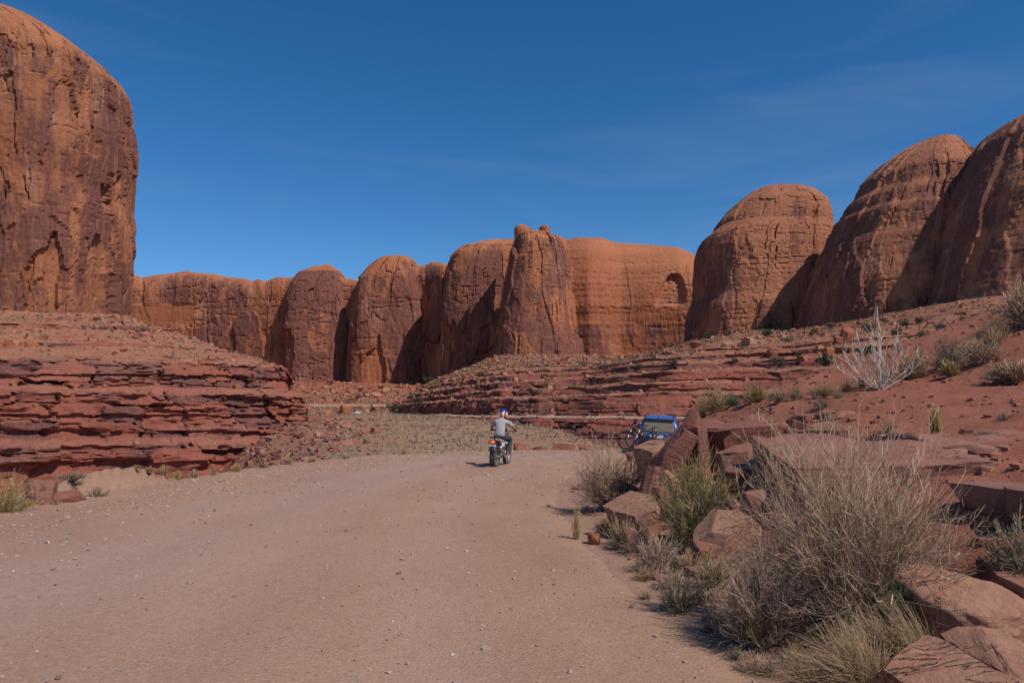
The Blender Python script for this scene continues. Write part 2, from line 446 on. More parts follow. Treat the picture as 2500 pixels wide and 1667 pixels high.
def build_road():
    ns, nc = 480, 72
    s = np.linspace(0, 1, ns)
    def ev(line, s_):
        i = s_ * (len(line) - 1); k = np.clip(np.floor(i).astype(int), 0, len(line) - 2); f = (i - k)[:, None]
        return line[k] * (1 - f) + line[k + 1] * f
    # pair the edges so rows stay roughly square to the road
    L, R_ = ev(ROAD_L, s), ev(ROAD_R, s)
    c = np.linspace(-0.10, 1.06, nc)
    P = L[:, None] * (1 - c)[None, :, None] + R_[:, None] * c[None, :, None]
    X, Y = P[..., 0], P[..., 1]
    Z = road_z(X, Y)
    cc = c[None, :] * np.ones((ns, 1))
    dl, dr = -cc, cc - 1
    Z = Z + 0.03 * (1 - ((cc - 0.5) / 0.5) ** 2)
    for rc in (0.30, 0.46, 0.62, 0.80):
        Z = Z - 0.022 * np.exp(-((cc - rc - 0.02 * fbm2(s[:, None] * 20, cc * 0 + rc * 9, 8, 2)) / 0.045) ** 2)
    Z = Z - 0.55 * sst(0.0, 0.10, dl) - 0.12 * sst(-0.035, 0.05, dr + 0.016 * fbm2(X / 0.9, Y / 0.9, 77, 4))
    Z = Z + 0.012 * fbm2(X / 0.25, Y / 0.25, 9, 3)
    lane = np.exp(-((cc - 0.47) / 0.20) ** 2) * (0.7 + 0.8 * fbm2(X / 2.0, Y / 5.0, 10, 4)) + 0.35 * np.exp(-((cc - 0.80) / 0.06) ** 2)
    m, n, l, b = new_mat('graded_gravel_road', 0.95, 0.10)
    pos = n.new('ShaderNodeNewGeometry').outputs['Position']
    a1 = noise_node(n, l, pos, (0.35, 0.16, 0.3), 6, 0.62); a2 = noise_node(n, l, pos, (5,) * 3, 6, 0.7); a3 = noise_node(n, l, pos, (55,) * 3, 5, 0.75)
    vo = n.new('ShaderNodeTexVoronoi'); vo.inputs['Scale'].default_value = 42.0; vo.inputs['Randomness'].default_value = 1.0
    l.new(pos, vo.inputs['Vector'])
    c0 = mix_c(n, l, ramp(n, l, a1, 0.38, 0.62), (0.392, 0.232, 0.152), (0.330, 0.182, 0.118))
    c1 = mix_c(n, l, ramp(n, l, a2, 0.35, 0.65), (0.385, 0.248, 0.190), (0.350, 0.218, 0.166))
    c0 = mix_c(n, l, ramp(n, l, attr_n(n, 'lane'), 0.1, 0.9), c0, c1)
    c0 = mix_c(n, l, ramp(n, l, noise_node(n, l, pos, (0.9, 0.9, 0.9), 6, 0.7, 0.5), 0.60, 0.78, 0, 0.4), c0, (0.28, 0.135, 0.088))
    grain = n.new('ShaderNodeSeparateColor'); l.new(vo.outputs['Color'], grain.inputs[0])
    c0 = mix_c(n, l, ramp(n, l, grain.outputs[0], 0.80, 1.0, 0, 0.35), c0, (0.46, 0.36, 0.31))
    c0 = mix_c(n, l, ramp(n, l, grain.outputs[1], 0.86, 1.0, 0, 0.5), c0, (0.17, 0.12, 0.105))
    c0 = mix_c(n, l, 1.0, c0, ramp_rgb(n, l, a3, 0.3, 0.7, 0.80, 1.16), 'MULTIPLY')
    l.new(c0, b.inputs['Base Color'])
    bp = N(n, 'ShaderNodeBump', Strength=0.55, Distance=0.02)
    hh = math_n(n, l, 'ADD', math_n(n, l, 'ADD', a2, math_n(n, l, 'MULTIPLY', a3, 0.5)), math_n(n, l, 'MULTIPLY', vo.outputs['Distance'], -0.5))
    l.new(hh, bp.inputs['Height']); l.new(bp.outputs[0], b.inputs['Normal'])
    o = grid_obj('road', np.stack([X, Y, Z + 0.012], -1), m, {'lane': np.clip(lane, 0, 1)}, smooth=True, flip=True)
    props(o, 'wide graded gravel road bending to the right', 'road', kind='structure')
    return o, P, Z + 0.012

GROUND = build_ground()
ROAD, ROAD_P, ROAD_ZG = build_road()

def road_h(x, y):
    return float(road_z(np.array([float(x)]), np.array([float(y)]))[0]) + 0.03

# ------------------------------------------------------------------ cliff relief
def cliff_fields(s, z, seed, k=1.0, slab=1.0, crack=1.0):
    ws = s + 3.2 * k * fbm2(s / (16 * k), z / (26 * k), seed, 3)
    wz = z + 7.0 * k * fbm2(s / (13 * k), z / (30 * k), seed + 5, 3)
    r1, q1, e1 = cell2(ws / (15 * k), wz / (42 * k), seed + 10)
    r2, q2, e2 = cell2(ws / (6.0 * k), wz / (15 * k), seed + 20)
    r3, q3, e3 = cell2(ws / (2.6 * k), wz / (5.0 * k), seed + 30)
    D = slab * k * (3.0 * (r1 - 0.5) + 1.3 * (r2 - 0.5) * sst(0.3, 0.7, q1) + 0.5 * (r3 - 0.5) * sst(0.5, 0.9, q2) * sst(0.4, 0.7, q1))
    n = 1 - np.abs(perlin2(ws / (11 * k), z / (130 * k), seed + 40)) * 2.4
    n2 = 1 - np.abs(perlin2(ws / (4.5 * k), z / (45 * k), seed + 41)) * 2.4
    mk = sst(0.05, 0.35, fbm2(s / (40 * k), z / (60 * k), seed + 45, 2)); mk2 = sst(0.0, 0.3, fbm2(s / (17 * k), z / (22 * k), seed + 46, 2))
    D = D - crack * k * (2.4 * mk * sst(0.90, 1.0, n) + 0.7 * mk2 * sst(0.9, 1, n2))
    bz = wz / (7.5 * k) * 0.35 + z / (7.5 * k)
    n3 = 1 - np.abs(perlin2(s / (90 * k), bz, seed + 42)) * 2.6
    D = D - 0.5 * k * sst(0.88, 1.0, n3)
    D = D + k * (1.6 * fbm2(s / (30 * k), z / (60 * k), seed + 43, 4) + 0.35 * fbm2(s / (2 * k), z / (2.5 * k), seed + 44, 3))
    varn = 0.60 + 0.60 * (r1 - 0.5) + 0.35 * (q2 - 0.5) + 0.75 * fbm2(s / (22 * k), z / (45 * k), seed + 50, 4)
    pale = sst(0.15, 0.6, fbm2(s / (10 * k), z / (30 * k), seed + 51, 4))
    return D, varn, pale

def loft(name, left, right, yc, B, mat, seed, n_exp=3.0, nphi=360, nz=190, k=1.0, slab=1.0, crack=1.0, top_round=1.0, varn_b=0.0, phi=(-205, 25), label=None, parent=None, bpow=0.6, bed=0.0):
    """rock mass whose left and right outline (photo pixels, bottom to top) stand at distance yc"""
    Lp = np.array([at(px, py, yc) for px, py in left]); Rp = np.array([at(px, py, yc) for px, py in right])
    z0 = min(Lp[0, 2], Rp[0, 2]); z1 = max(Lp[-1, 2], Rp[-1, 2])
    t = np.linspace(0, 1, nz)
    zz = z0 + (z1 - z0) * (1 - (1 - t) ** 1.45)
    def mono(p):
        z = np.maximum.accumulate(p[:, 2] + np.arange(len(p)) * 1e-4); return z, p[:, 0]
    xl = np.interp(zz, *mono(Lp)); xr = np.interp(zz, *mono(Rp))
    def sm(v):
        kz = np.array([1, 2, 3, 2, 1.]) / 9
        return np.convolve(np.r_[v[0], v[0], v, v[-1], v[-1]], kz, 'valid')
    xl, xr = sm(xl), sm(xr)
    a = np.maximum((xr - xl) / 2, 0.05); xc = (xr + xl) / 2
    b = B * (a / a.max()) ** bpow
    e = 2.0 / n_exp
    ph = np.radians(np.linspace(phi[0], phi[1], 6000))
    co, si = np.cos(ph), np.sin(ph)
    cx = np.sign(co) * np.abs(co) ** e; sy = np.sign(si) * np.abs(si) ** e
    al = np.r_[0, np.cumsum(np.hypot(np.diff(cx) * a.max(), np.diff(sy) * B))]
    pick = np.searchsorted(al, np.linspace(0, al[-1] * 0.99999, nphi)).clip(0, len(ph) - 1)
    co, si, cx, sy = co[pick], si[pick], cx[pick], sy[pick]
    X = xc[None, :] + a[None, :] * cx[:, None]; Y = yc + b[None, :] * sy[:, None]
    Z = zz[None, :] * np.ones((nphi, 1))
    # arc length at mid height as the horizontal coordinate
    mid = int(nz * 0.3)
    s = np.r_[0, np.cumsum(np.hypot(np.diff(X[:, mid]), np.diff(Y[:, mid])))]
    D, varn, pale = cliff_fields(s[:, None] + 0 * Z, Z, seed, k, slab, crack)
    steep = np.clip(-np.gradient(a, zz), 0, 6)[None, :]
    flat = sst(0.25, 1.6, steep)
    D = D * (1 - 0.75 * flat)
    if bed: D = D + bed * k * (perlin2(s[:, None] / 60, Z / (1.6 * k), seed + 70) * 0.7 + perlin2(s[:, None] / 40, Z / (4.5 * k), seed + 71))
    D = D * sst(0.0, 0.10, 1 - t)[None, :]
    nx = (np.sign(cx) * np.abs(cx) ** (n_exp - 1))[:, None] / np.maximum(a[None, :], 1); ny = (np.sign(sy) * np.abs(sy) ** (n_exp - 1))[:, None] / np.maximum(b[None, :], 1)
    L = np.hypot(nx, ny) + 1e-9
    X = X + D * nx / L; Y = Y + D * ny / L
    Z = Z + 0.25 * D * flat
    varn = (varn + varn_b) * (1 - 0.85 * flat)
    o = grid_obj(name, np.stack([X, Y, Z], -1), mat, {'varn': varn, 'pale': pale * 0.7}, smooth=False, parent=parent)
    if label: props(o, label, 'cliff', kind='structure')
    return o

def sweep(name, foot, sky, base_py, mat, seed, n=900, nz=170, k=1.0, rnd_frac=0.25, back=60.0, slab=1.0, crack=1.0, label=None, varn_b=0.0, feature=None, bed=0.0):
    """long wall: foot [(px, distance)], skyline [(px, py)] at that distance; rounds off backwards at the top"""
    foot = np.array(foot, float); sky = np.array(sky, float)
    px = np.linspace(foot[0, 0], foot[-1, 0], n)
    dep = np.interp(px, foot[:, 0], foot[:, 1])
    ker = np.hanning(15); ker /= ker.sum()
    dep = np.convolve(np.pad(dep, 7, 'edge'), ker, 'valid')
    spy = np.interp(px, sky[:, 0], sky[:, 1])
    rf = rnd_frac if not callable(rnd_frac) else None
    t = np.linspace(0, 1, nz)
    X = np.zeros((n, nz)); Y = np.zeros((n, nz)); Z = np.zeros((n, nz)); FL = np.zeros((n, nz))
    for i in range(n):
        f = rf if rf is not None else rnd_frac(px[i])
        set_ = back * 0.35 * f / 0.25
        top = at(px[i], spy[i], dep[i] + set_)
        z1 = top[2]; z0 = at(px[i], base_py, dep[i])[2]
        h = z1 - z0
        tw = 0.80 - 0.35 * f                                   # share of rows on wall + shoulder
        wv = np.clip(t / tw, 0, 1)
        ang = np.clip((wv - (1 - f * 1.3)) / (f * 1.3), 0, 1) * math.pi / 2
        zwall = z0 + h * (1 - f) * np.clip(wv / (1 - f * 1.3), 0, 1) + h * f * np.sin(ang)
        inset = set_ * (1 - np.cos(ang))
        bk = np.clip((t - tw) / (1 - tw), 0, 1)
        inset = inset + bk * back * 2.0
        zz = zwall - bk ** 2 * h * 0.25
        d = dep[i] + inset
        X[i] = xat(px[i], dep[i]) * (1 + 0.0 * d) + (inset * xat(px[i], dep[i]) / dep[i]) * 0.9
        Y[i] = d; Z[i] = zz
        FL[i] = np.maximum(ang / (math.pi / 2), (bk > 0) * 1.0)
    s = np.r_[0, np.cumsum(np.hypot(np.diff(X[:, 0]), np.diff(Y[:, 0])))]
    D, varn, pale = cliff_fields(s[:, None] + 0 * Z, Z, seed, k, slab, crack)
    flat = sst(0.25, 0.9, FL)
    D = D * (1 - 0.8 * flat)
    if bed: D = D + bed * k * (perlin2(s[:, None] / 60 + Z / 40, Z / (2.2 * k), seed + 70) * 0.7 + perlin2(s[:, None] / 60 - Z / 30, Z / (6 * k), seed + 71)) * sst(1.0, 0.5, FL)
    if feature is not None:
        D, varn, pale = feature(px[:, None] + 0 * Z, Z, D, varn, pale)
    Y = Y - D * (1 - 0.5 * flat)
    Z = Z + 0.6 * D * flat * sst(1.0, 0.97, FL)
    varn = (varn + varn_b) * (1 - 0.9 * flat)
    o = grid_obj(name, np.stack([X, Y, Z], -1), mat, {'varn': varn, 'pale': pale}, smooth=False)
    if label: props(o, label, 'cliff', kind='structure')
    return o

# left butte, nearest and tallest
loft('butte', [(-760, 800), (-760, 400), (-700, 200), (-560, 90), (-300, 30), (-160, 22)],
     [(270, 800), (270, 700), (274, 648), (273, 595), (271, 531), (262, 478), (268, 414), (271, 351), (261, 276), (264, 244), (258, 191), (239, 159), (207, 133), (159, 103), (117, 85), (64, 77), (0, 58), (-100, 30), (-150, 22)],
     258, 30, MAT['butte'], 101, n_exp=6.0, nphi=420, nz=190, k=0.62, slab=1.7, crack=1.5, varn_b=0.04, phi=(-180, 60), bpow=0.35,
     label='towering varnished sandstone butte at the left edge')

# far canyon wall behind
SKY1 = [(150, 640), (275, 656), (295, 666), (333, 678), (369, 671), (417, 666), (443, 662), (470, 668), (512, 669), (548, 677), (589, 681), (607, 686), (622, 681), (637, 687), (667, 676), (702, 678), (741, 671), (800, 676), (845, 680), (878, 688), (930, 670), (1000, 650), (1032, 649), (1052, 641), (1076, 643), (1103, 651), (1130, 640), (1200, 620), (1300, 620)]
def feat_w1(px, z, D, varn, pale):
    zt = at(400, 742, 540)[2]; zb = at(400, 800, 540)[2]
    w_ = 18 * fbm2(px / 30, z / 6, 88, 3); wz_ = 3 * fbm2(px / 24, z / 9, 89, 3)
    m = sst(290, 330, px + w_) * sst(485, 455, px + w_) * sst(zb - 2, zb + 3, z + wz_) * sst(zt + 1, zt - 1, z + 0.3 * wz_)
    D = D * (1 - 0.7 * m)
    varn = varn - 0.8 * m
    lowz = at(700, 880, 540)[2]
    low = sst(lowz + 8, lowz - 14, z)
    return D, varn - 0.30 * low, np.clip(pale + 0.7 * low, 0, 1)
sweep('canyon_wall', [(120, 560), (275, 545), (420, 540), (600, 526), (690, 516), (720, 508), (850, 507), (880, 499), (1040, 493), (1090, 478), (1300, 455)], SKY1, 985, MAT['cliff'], 201,
      n=500, nz=135, k=1.35, rnd_frac=0.16, back=70, slab=0.9, crack=0.8, varn_b=0.06, feature=feat_w1, label='long low far canyon wall streaked with dark varnish')
loft('buttress', [(698, 985), (706, 800), (714, 740), (722, 700), (741, 670), (768, 657), (800, 648)], [(872, 985), (866, 800), (858, 740), (846, 690), (836, 668), (826, 660), (808, 648)],
     524, 22, MAT['cliff'], 211, n_exp=4.2, nphi=190, nz=120, k=1.2, varn_b=0.12, phi=(-190, 10), label='dark streaked round-topped buttress on the far wall')
loft('buttress', [(852, 985), (862, 800), (872, 720), (880, 690), (911, 654), (937, 633), (972, 627)], [(1042, 985), (1040, 800), (1036, 720), (1028, 680), (1013, 640), (1000, 632), (980, 627)],
     511, 25, MAT['cliff'], 221, n_exp=3.8, nphi=240, nz=130, k=1.2, varn_b=-0.12, phi=(-195, 15), label='pale rounded buttress in the middle of the far wall')
loft('buttress', [(1078, 985), (1082, 860), (1086, 740), (1094, 680), (1108, 636), (1127, 618), (1151, 614), (1185, 600), (1220, 595)], [(1330, 985), (1330, 800), (1325, 700), (1310, 640), (1290, 606), (1260, 598), (1228, 595)],
     482, 38, MAT['cliff'], 231, n_exp=4.0, nphi=240, nz=125, k=1.1, slab=1.2, crack=1.3, varn_b=0.05, phi=(-195, 15), label='blocky fluted buttress left of the twin-knobbed pinnacle')
PIN = loft('pinnacle', [(1192, 985), (1204, 872), (1215, 800), (1230, 720), (1242, 655), (1250, 605), (1257, 584), (1275, 576)], [(1440, 985), (1425, 880), (1410, 780), (1398, 690), (1385, 640), (1370, 600), (1355, 584), (1330, 576)],
     426, 34, MAT['cliff'], 241, n_exp=2.6, nphi=260, nz=135, k=0.95, slab=1.25, crack=1.5, varn_b=0.10, phi=(-200, 20), label='twin-knobbed sandstone pinnacle rising above the far wall')
loft('knob', [(1254, 600), (1255, 575), (1255, 559), (1259, 553), (1268, 550)], [(1312, 600), (1308, 580), (1300, 566), (1292, 556), (1280, 550)], 420, 7, MAT['cliff'], 242, n_exp=2.4, nphi=60, nz=40, k=0.5, slab=0.6, varn_b=-0.2, phi=(-200, 20), parent=PIN)
loft('knob', [(1306, 600), (1312, 582), (1317, 570), (1318, 558), (1320, 554), (1326, 551)], [(1356, 600), (1350, 585), (1343, 572), (1342, 560), (1340, 554), (1334, 551)], 420, 6, MAT['cliff'], 243, n_exp=2.4, nphi=60, nz=40, k=0.5, slab=0.6, varn_b=-0.2, phi=(-200, 20), parent=PIN)
SKY5 = [(1300, 585), (1344, 576), (1362, 578), (1386, 588), (1415, 584), (1472, 584), (1505, 595), (1549, 598), (1605, 602), (1665, 607), (1707, 625), (1760, 650), (1820, 690)]
def feat_w5(px, z, D, varn, pale):
    zb = at(1640, 757, 425)[2]; zt = at(1640, 678, 425)[2]
    h = np.clip((z - zb) / (zt - zb), 0, 1)
    c = 1655 - 14 * (1 - h); w = 44 * np.sqrt(np.clip(1 - h ** 1.6, 0, 1))
    m = sst(1.0, 0.55, np.abs(px - c) / np.maximum(w, 1)) * sst(zb - 0.5, zb + 1, z) * sst(1.0, 0.93, h)
    D = D - 4.0 * m
    varn = varn * (1 - m) ; pale = np.maximum(pale * 0.4, 0.8 * m * sst(0.4, 0.0, h))
    zl = at(1480, 800, 410)[2]
    low = sst(zl + 5, zl - 2, z)
    return D, varn * (0.35 + 0.75 * low) - 0.12 * (1 - low), pale
sweep('slickrock_wall', [(1300, 430), (1380, 415), (1440, 408), (1520, 412), (1600, 408), (1700, 400), (1830, 395)], SKY5, 960, MAT['cliff'], 251,
      n=330, nz=150, k=0.9, rnd_frac=0.50, back=60, slab=0.22, crack=0.08, varn_b=0.0, feature=feat_w5, bed=0.5, label='smooth orange slickrock wall with a shallow alcove')

# domes on the right
loft('dome', [(1680, 900), (1692, 757), (1704, 730), (1703, 690), (1707, 625), (1714, 598), (1725, 583), (1752, 562), (1756, 547), (1788, 508), (1810, 490), (1830, 475), (1848, 469), (1875, 466)],
     [(2055, 900), (2040, 760), (2030, 700), (2021, 610), (2018, 580), (2015, 532), (2006, 508), (1980, 484), (1950, 473), (1915, 467), (1885, 466)],
     290, 26, MAT['dome'], 301, n_exp=2.9, nphi=280, nz=165, k=0.62, slab=0.75, crack=1.2, varn_b=-0.10, bed=0.16, label='broad flat-topped sandstone dome right of the far wall')
loft('dome', [(1955, 900), (1970, 780), (1985, 700), (2022, 611), (2037, 594), (2053, 540), (2066, 532), (2082, 499), (2103, 480), (2116, 445), (2149, 410), (2190, 379), (2223, 359), (2255, 352)],
     [(2440, 900), (2410, 700), (2390, 560), (2372, 470), (2362, 441), (2352, 428), (2331, 395), (2310, 362), (2290, 353), (2268, 351)],
     245, 34, MAT['dome'], 311, n_exp=2.2, nphi=290, nz=165, k=0.62, slab=0.95, crack=1.1, varn_b=0.04, bed=0.15, label='tall rounded sandstone dome with its left side in shade')
loft('dome', [(2230, 900), (2260, 780), (2300, 640), (2340, 500), (2366, 445), (2389, 403), (2410, 354), (2435, 320), (2451, 304), (2476, 293), (2500, 277), (2560, 250), (2640, 230), (2720, 222)],
     [(3250, 900), (3200, 700), (3150, 500), (3050, 350), (2950, 270), (2850, 232), (2760, 222)],
     210, 40, MAT['dome'], 321, n_exp=2.3, nphi=300, nz=160, k=0.62, slab=1.0, crack=1.0, varn_b=0.14, bed=0.15, label='shaded steep dome cut off by the right edge')

# ------------------------------------------------------------------ stepped red ledges
def ledges(name, base, top, prof, seed, n, rows, mat, amp=1.0, label=None, fade=(0.0, 0.0), fade_z=-1.0, band=None):
    """terraced slope between two contour lines; prof = [(share, height, is_rock)]"""
    Bc = np.array(base, float); Tc = np.array(top, float)
    s = np.linspace(0, 1, n)
    u = np.linspace(0, 1, len(Bc))
    ker = np.hanning(max(5, n // 25) | 1); ker /= ker.sum(); w = len(ker) // 2
    def cv(C):
        o = np.stack([np.interp(s, u, C[:, k]) for k in range(2)], -1)
        return np.stack([np.convolve(np.pad(o[:, k], w, 'reflect', reflect_type='odd'), ker, 'valid') for k in range(2)], -1)
    B2, T2 = cv(Bc), cv(Tc)
    prof = np.array(prof, float)
    seg = np.hypot(np.diff(prof[:, 0]) * 90, np.diff(prof[:, 1])) * np.where(prof[1:, 2] > 0.5, 2.6, 1.0)
    pu = np.r_[0, np.cumsum(seg)]; t = np.linspace(0, pu[-1], rows)
    A = np.interp(t, pu, prof[:, 0]); Zp = np.interp(t, pu, prof[:, 1]); K = np.interp(t, pu, np.r_[prof[1:, 2], prof[-1, 2]])
    kk = prof[np.clip(np.searchsorted(pu, t, 'right'), 1, len(pu) - 1), 2]
    sl = np.r_[0, np.cumsum(np.hypot(*np.diff(B2, axis=0).T))]
    S = sl[:, None] + 0 * A[None, :]
    warp = 0.010 * fbm2(S / 22, A[None, :] * 30, seed, 4) * (1 - A[None, :])
    AA = np.clip(A[None, :] + warp * 1.6, -0.02, 1.05)
    P = B2[:, None] * (1 - AA[..., None]) + T2[:, None] * AA[..., None]
    nrm = B2 - T2; nrm = nrm / np.hypot(*nrm.T)[:, None]
    Z = Zp[None, :] + 0.7 * fbm2(S / 30, A[None, :] * 20 + 0 * S, seed + 1, 3) * (0.3 + 0.7 * A[None, :])
    rock = kk[None, :] + 0 * S
    cut = fbm2(S / 17, A[None, :] * 40, seed + 2, 3)
    rock = np.clip(rock * sst(-0.45, -0.05, cut + 0.25) + (1 - rock) * 0.75 * sst(0.15, 0.3, fbm2(S / 24, A[None, :] * 70, seed + 39, 3)), 0, 1)
    # bedding: beds of random reach, broken into blocks
    zw = Z + 0.55 * fbm2(S / 9, Z / 3, seed + 3, 4) + 0.9 * fbm2(S / 45, Z / 8, seed + 33, 2)
    zb = zw / 1.35; ib = np.floor(zb); fb = zb - ib
    zi = np.zeros_like(ib, dtype=np.int64)
    reach = rnd01(ib.astype(np.int64), zi, seed + 4) - 0.5
    zb2 = zw / 0.42; ib2 = np.floor(zb2); fb2 = zb2 - ib2
    reach2 = rnd01(ib2.astype(np.int64), zi, seed + 14) - 0.5
    thin = sst(-0.05, 0.25, fbm2(S / 15, zw / 2.2, seed + 34, 3))
    r1, q1, e1 = cell2(S / 6.5 + 0.5 * fbm2(S / 5, Z / 3, seed + 35, 3), zw / 3.2, seed + 5)
    r2, q2, e2 = cell2(S / 2.3 + 0.7 * fbm2(S / 3, Z / 3, seed + 6, 3), zw / 1.1 + 0.3 * fbm2(S / 2, Z, seed + 36, 2), seed + 7)
    D = 1.0 * reach + 1.5 * (r1 - 0.5) + 0.55 * (r2 - 0.5) * sst(0.25, 0.7, q1) + 0.8 * reach2 * thin
    D = D - 0.8 * sst(0.20, 0.0, fb) * sst(0.3, 0.6, q1) - 0.35 * thin * sst(0.3, 0, fb2)
    D = D - 0.8 * sst(0.06, 0.0, e1) * sst(0.4, 0.8, q1) + 0.35 * fbm2(S / 1.6, Z / 1.2, seed + 37, 4)
    D = D * rock * amp
    rub = (1 - rock) * amp * (0.75 * fbm2(S / 3.0, A[None, :] * 60, seed + 8, 5) + 0.9 * np.maximum(fbm2(S / 8, A[None, :] * 26, seed + 38, 4) - 0.1, 0))
    track = np.zeros_like(S)
    if band: track = sst(band[0] - .002, band[0] + .001, A)[None, :] * sst(band[1] + .002, band[1] - .001, A)[None, :] * np.ones_like(S); rub = rub * (1 - 0.9 * track)
    D = D + 1.2 * amp * fbm2(S / 12, Z / 9, seed + 9, 3)
    X = P[..., 0] + nrm[:, None, 0] * D; Y = P[..., 1] + nrm[:, None, 1] * D
    Z = Z + rub + 0.25 * rock * (r2 - 0.5) * amp
    if fade[0] > 0:
        f = sst(0, fade[0], s)[:, None]; Z = fade_z + (Z - fade_z) * f
    if fade[1] > 0:
        f = sst(1, 1 - fade[1], s)[:, None]; Z = fade_z + (Z - fade_z) * f
    varn = rock * (0.44 + 0.75 * (q1 - 0.5) + 0.4 * fbm2(S / 9, Z / 6, seed + 12, 3))
    soil = np.clip(1 - rock * 1.3 + 0.25 * fbm2(S / 4, A[None, :] * 60, seed + 13, 4), 0, 1)
    o = grid_obj(name, np.stack([X, Y, Z], -1), mat, {'varn': varn, 'pale': 0.35 * rock * sst(0.75, 0.95, r1), 'soil': soil, 'track': track}, smooth=False)
    if label: props(o, label, 'ledges', kind='structure')
    return o, np.stack([X, Y, Z], -1), soil

BL = [(-150, 84), (-110, 92), (-80, 98), (-58, 104), (-42, 110), (-33, 117), (-30, 127), (-34, 142), (-46, 165), (-66, 200)]
TL = [(-260, 224), (-215, 228), (-180, 228), (-150, 228), (-132, 230), (-122, 234), (-118, 242), (-120, 252), (-130, 270), (-150, 300)]
LED_L, LEDP_L, SOIL_L = ledges('ledge_slope', BL, TL,
    [(0, -10, 1), (0.012, -6.4, 1), (0.018, -3.0, 1), (0.036, -1.9, 0.45), (0.046, 0.8, 1), (0.056, 4.1, 1), (0.088, 5.4, 0.4), (0.100, 7.4, 1), (0.112, 9.2, 1), (0.30, 13.4, 0), (0.345, 14.4, 1), (0.60, 20.5, 0), (0.61, 21.6, 1), (0.9, 27.0, 0), (1.0, 30.5, 0)],
    401, 480, 250, MAT['ledge'], 1.15, label='deep red layered ledges and rubble below the left butte')
BM = [(xat(p, d), d) for p, d in [(985, 330), (945, 240), (985, 176), (1080, 130), (1170, 104), (1260, 92), (1345, 86), (1430, 83), (1560, 80), (1760, 76), (2050, 70), (2400, 66), (2900, 64)]]
TM = [(xat(p, d), d) for p, d in [(1200, 430), (1195, 402), (1215, 385), (1270, 374), (1370, 372), (1480, 388), (1580, 380), (1680, 305), (1800, 266), (1950, 258), (2150, 222), (2400, 188), (2900, 160)]]
LED_M, LEDP_M, SOIL_M = ledges('ledge_slope', BM, TM,
    [(0, -3.0, 1), (0.02, -0.8, 1), (0.032, 0.9, 1), (0.0575, 1.18, 0), (0.062, 2.6, 1), (0.066, 3.6, 1), (0.085, 4.0, 0), (0.09, 5.0, 1), (0.115, 5.5, 0), (0.12, 6.6, 1), (0.16, 7.3, 0), (0.166, 8.4, 1), (0.21, 9.3, 0), (0.213, 9.9, 1), (0.30, 11.8, 0), (0.302, 12.3, 1), (0.6, 18.6, 0), (1.0, 28.5, 0)],
    451, 540, 245, MAT['ledge'], 0.82, label='stepped red ledges and talus under the sandstone domes', fade=(0.06, 0.0), fade_z=0.5, band=(0.036, 0.056))

def ribbon(name, pts, width, mat, label):
    P = resample(pts, 160); d = np.gradient(P[:, :2], axis=0); d /= np.hypot(*d.T)[:, None]
    nn = np.stack([-d[:, 1], d[:, 0]], -1)
    rows = []
    for w_, dz in ((-width / 2 - 2.5, -1.1), (-width / 2, 0), (width / 2, 0.12), (width / 2 + 2.5, -1.1)):
        rows.append(np.c_[P[:, :2] + nn * w_, P[:, 2] + dz])
    o = grid_obj(name, np.stack(rows, 1), mat, smooth=False)
    props(o, label, 'road', kind='structure')
m_fr, n_, l_, b_ = new_mat('far_road_dirt', 0.95, 0.1)
l_.new(mix_c(n_, l_, ramp(n_, l_, noise_node(n_, l_, n_.new('ShaderNodeNewGeometry').outputs['Position'], (.3,) * 3, 5, .6), .35, .65), (0.37, 0.225, 0.155), (0.33, 0.195, 0.130)), b_.inputs['Base Color'])
bm_ = np.array(BM); tm_ = np.array(TM)
ribbon('far_road', [(xat(p, 335), 335 + (960 - p) * .02, at(p, 987 - (960 - p) * .004, 335)[2]) for p in (640, 740, 800, 860, 920, 990)], 5.0, m_fr, 'pale line of the road on the distant canyon floor')
# ================================================================== SEEING THE LAND
ORD = 'first second third fourth fifth sixth seventh eighth ninth tenth eleventh twelfth thirteenth fourteenth fifteenth sixteenth seventeenth eighteenth nineteenth twentieth twenty-first twenty-second twenty-third twenty-fourth twenty-fifth twenty-sixth twenty-seventh twenty-eighth twenty-ninth thirtieth'.split()
def ordinal(xs, i):
    k = sorted(range(len(xs)), key=lambda j: (xs[j], j)).index(i)
    return 'leftmost' if k == 0 else 'rightmost' if k == len(xs) - 1 else ORD[k]

_gx = None
def hit(px, py, y0=3.0, y1=120.0):
    """first point of the land (or road) under photo pixel (px, py)"""
    ys = np.geomspace(y0, y1, 700)
    P = np.array([at(px, py, y) for y in ys])
    z, dr, dl = land_z(P[:, 0], P[:, 1])
    inside = (dr <= 0) & (dl <= 0)
    z = np.where(inside, road_z(P[:, 0], P[:, 1]) + 0.02, z)
    below = np.nonzero(P[:, 2] <= z)[0]
    if px > 1480 and (not len(below) or ys[below[0]] > 46):      # above the bank: stand on its crest
        nb_ = ys < 27
        i = int(np.argmax(np.where(nb_, (z - CAMH) / ys, -9)))
        P[i, 2] = z[i]
    else:
        i = below[0] if len(below) else len(ys) - 1
    return np.array([P[i, 0], P[i, 1], z[i]])

def pxm(Y):
    return Y / FPX          # metres per photo pixel at distance Y

# ------------------------------------------------------------------ rocks
_ICO = {}
def ico(sub):
    if sub not in _ICO:
        bm = bmesh.new(); bmesh.ops.create_icosphere(bm, subdivisions=sub, radius=1.0)
        V = np.array([v.co[:] for v in bm.verts]); F = np.array([[v.index for v in f.verts] for f in bm.faces]); bm.free()
        _ICO[sub] = (V, F)
    return _ICO[sub]

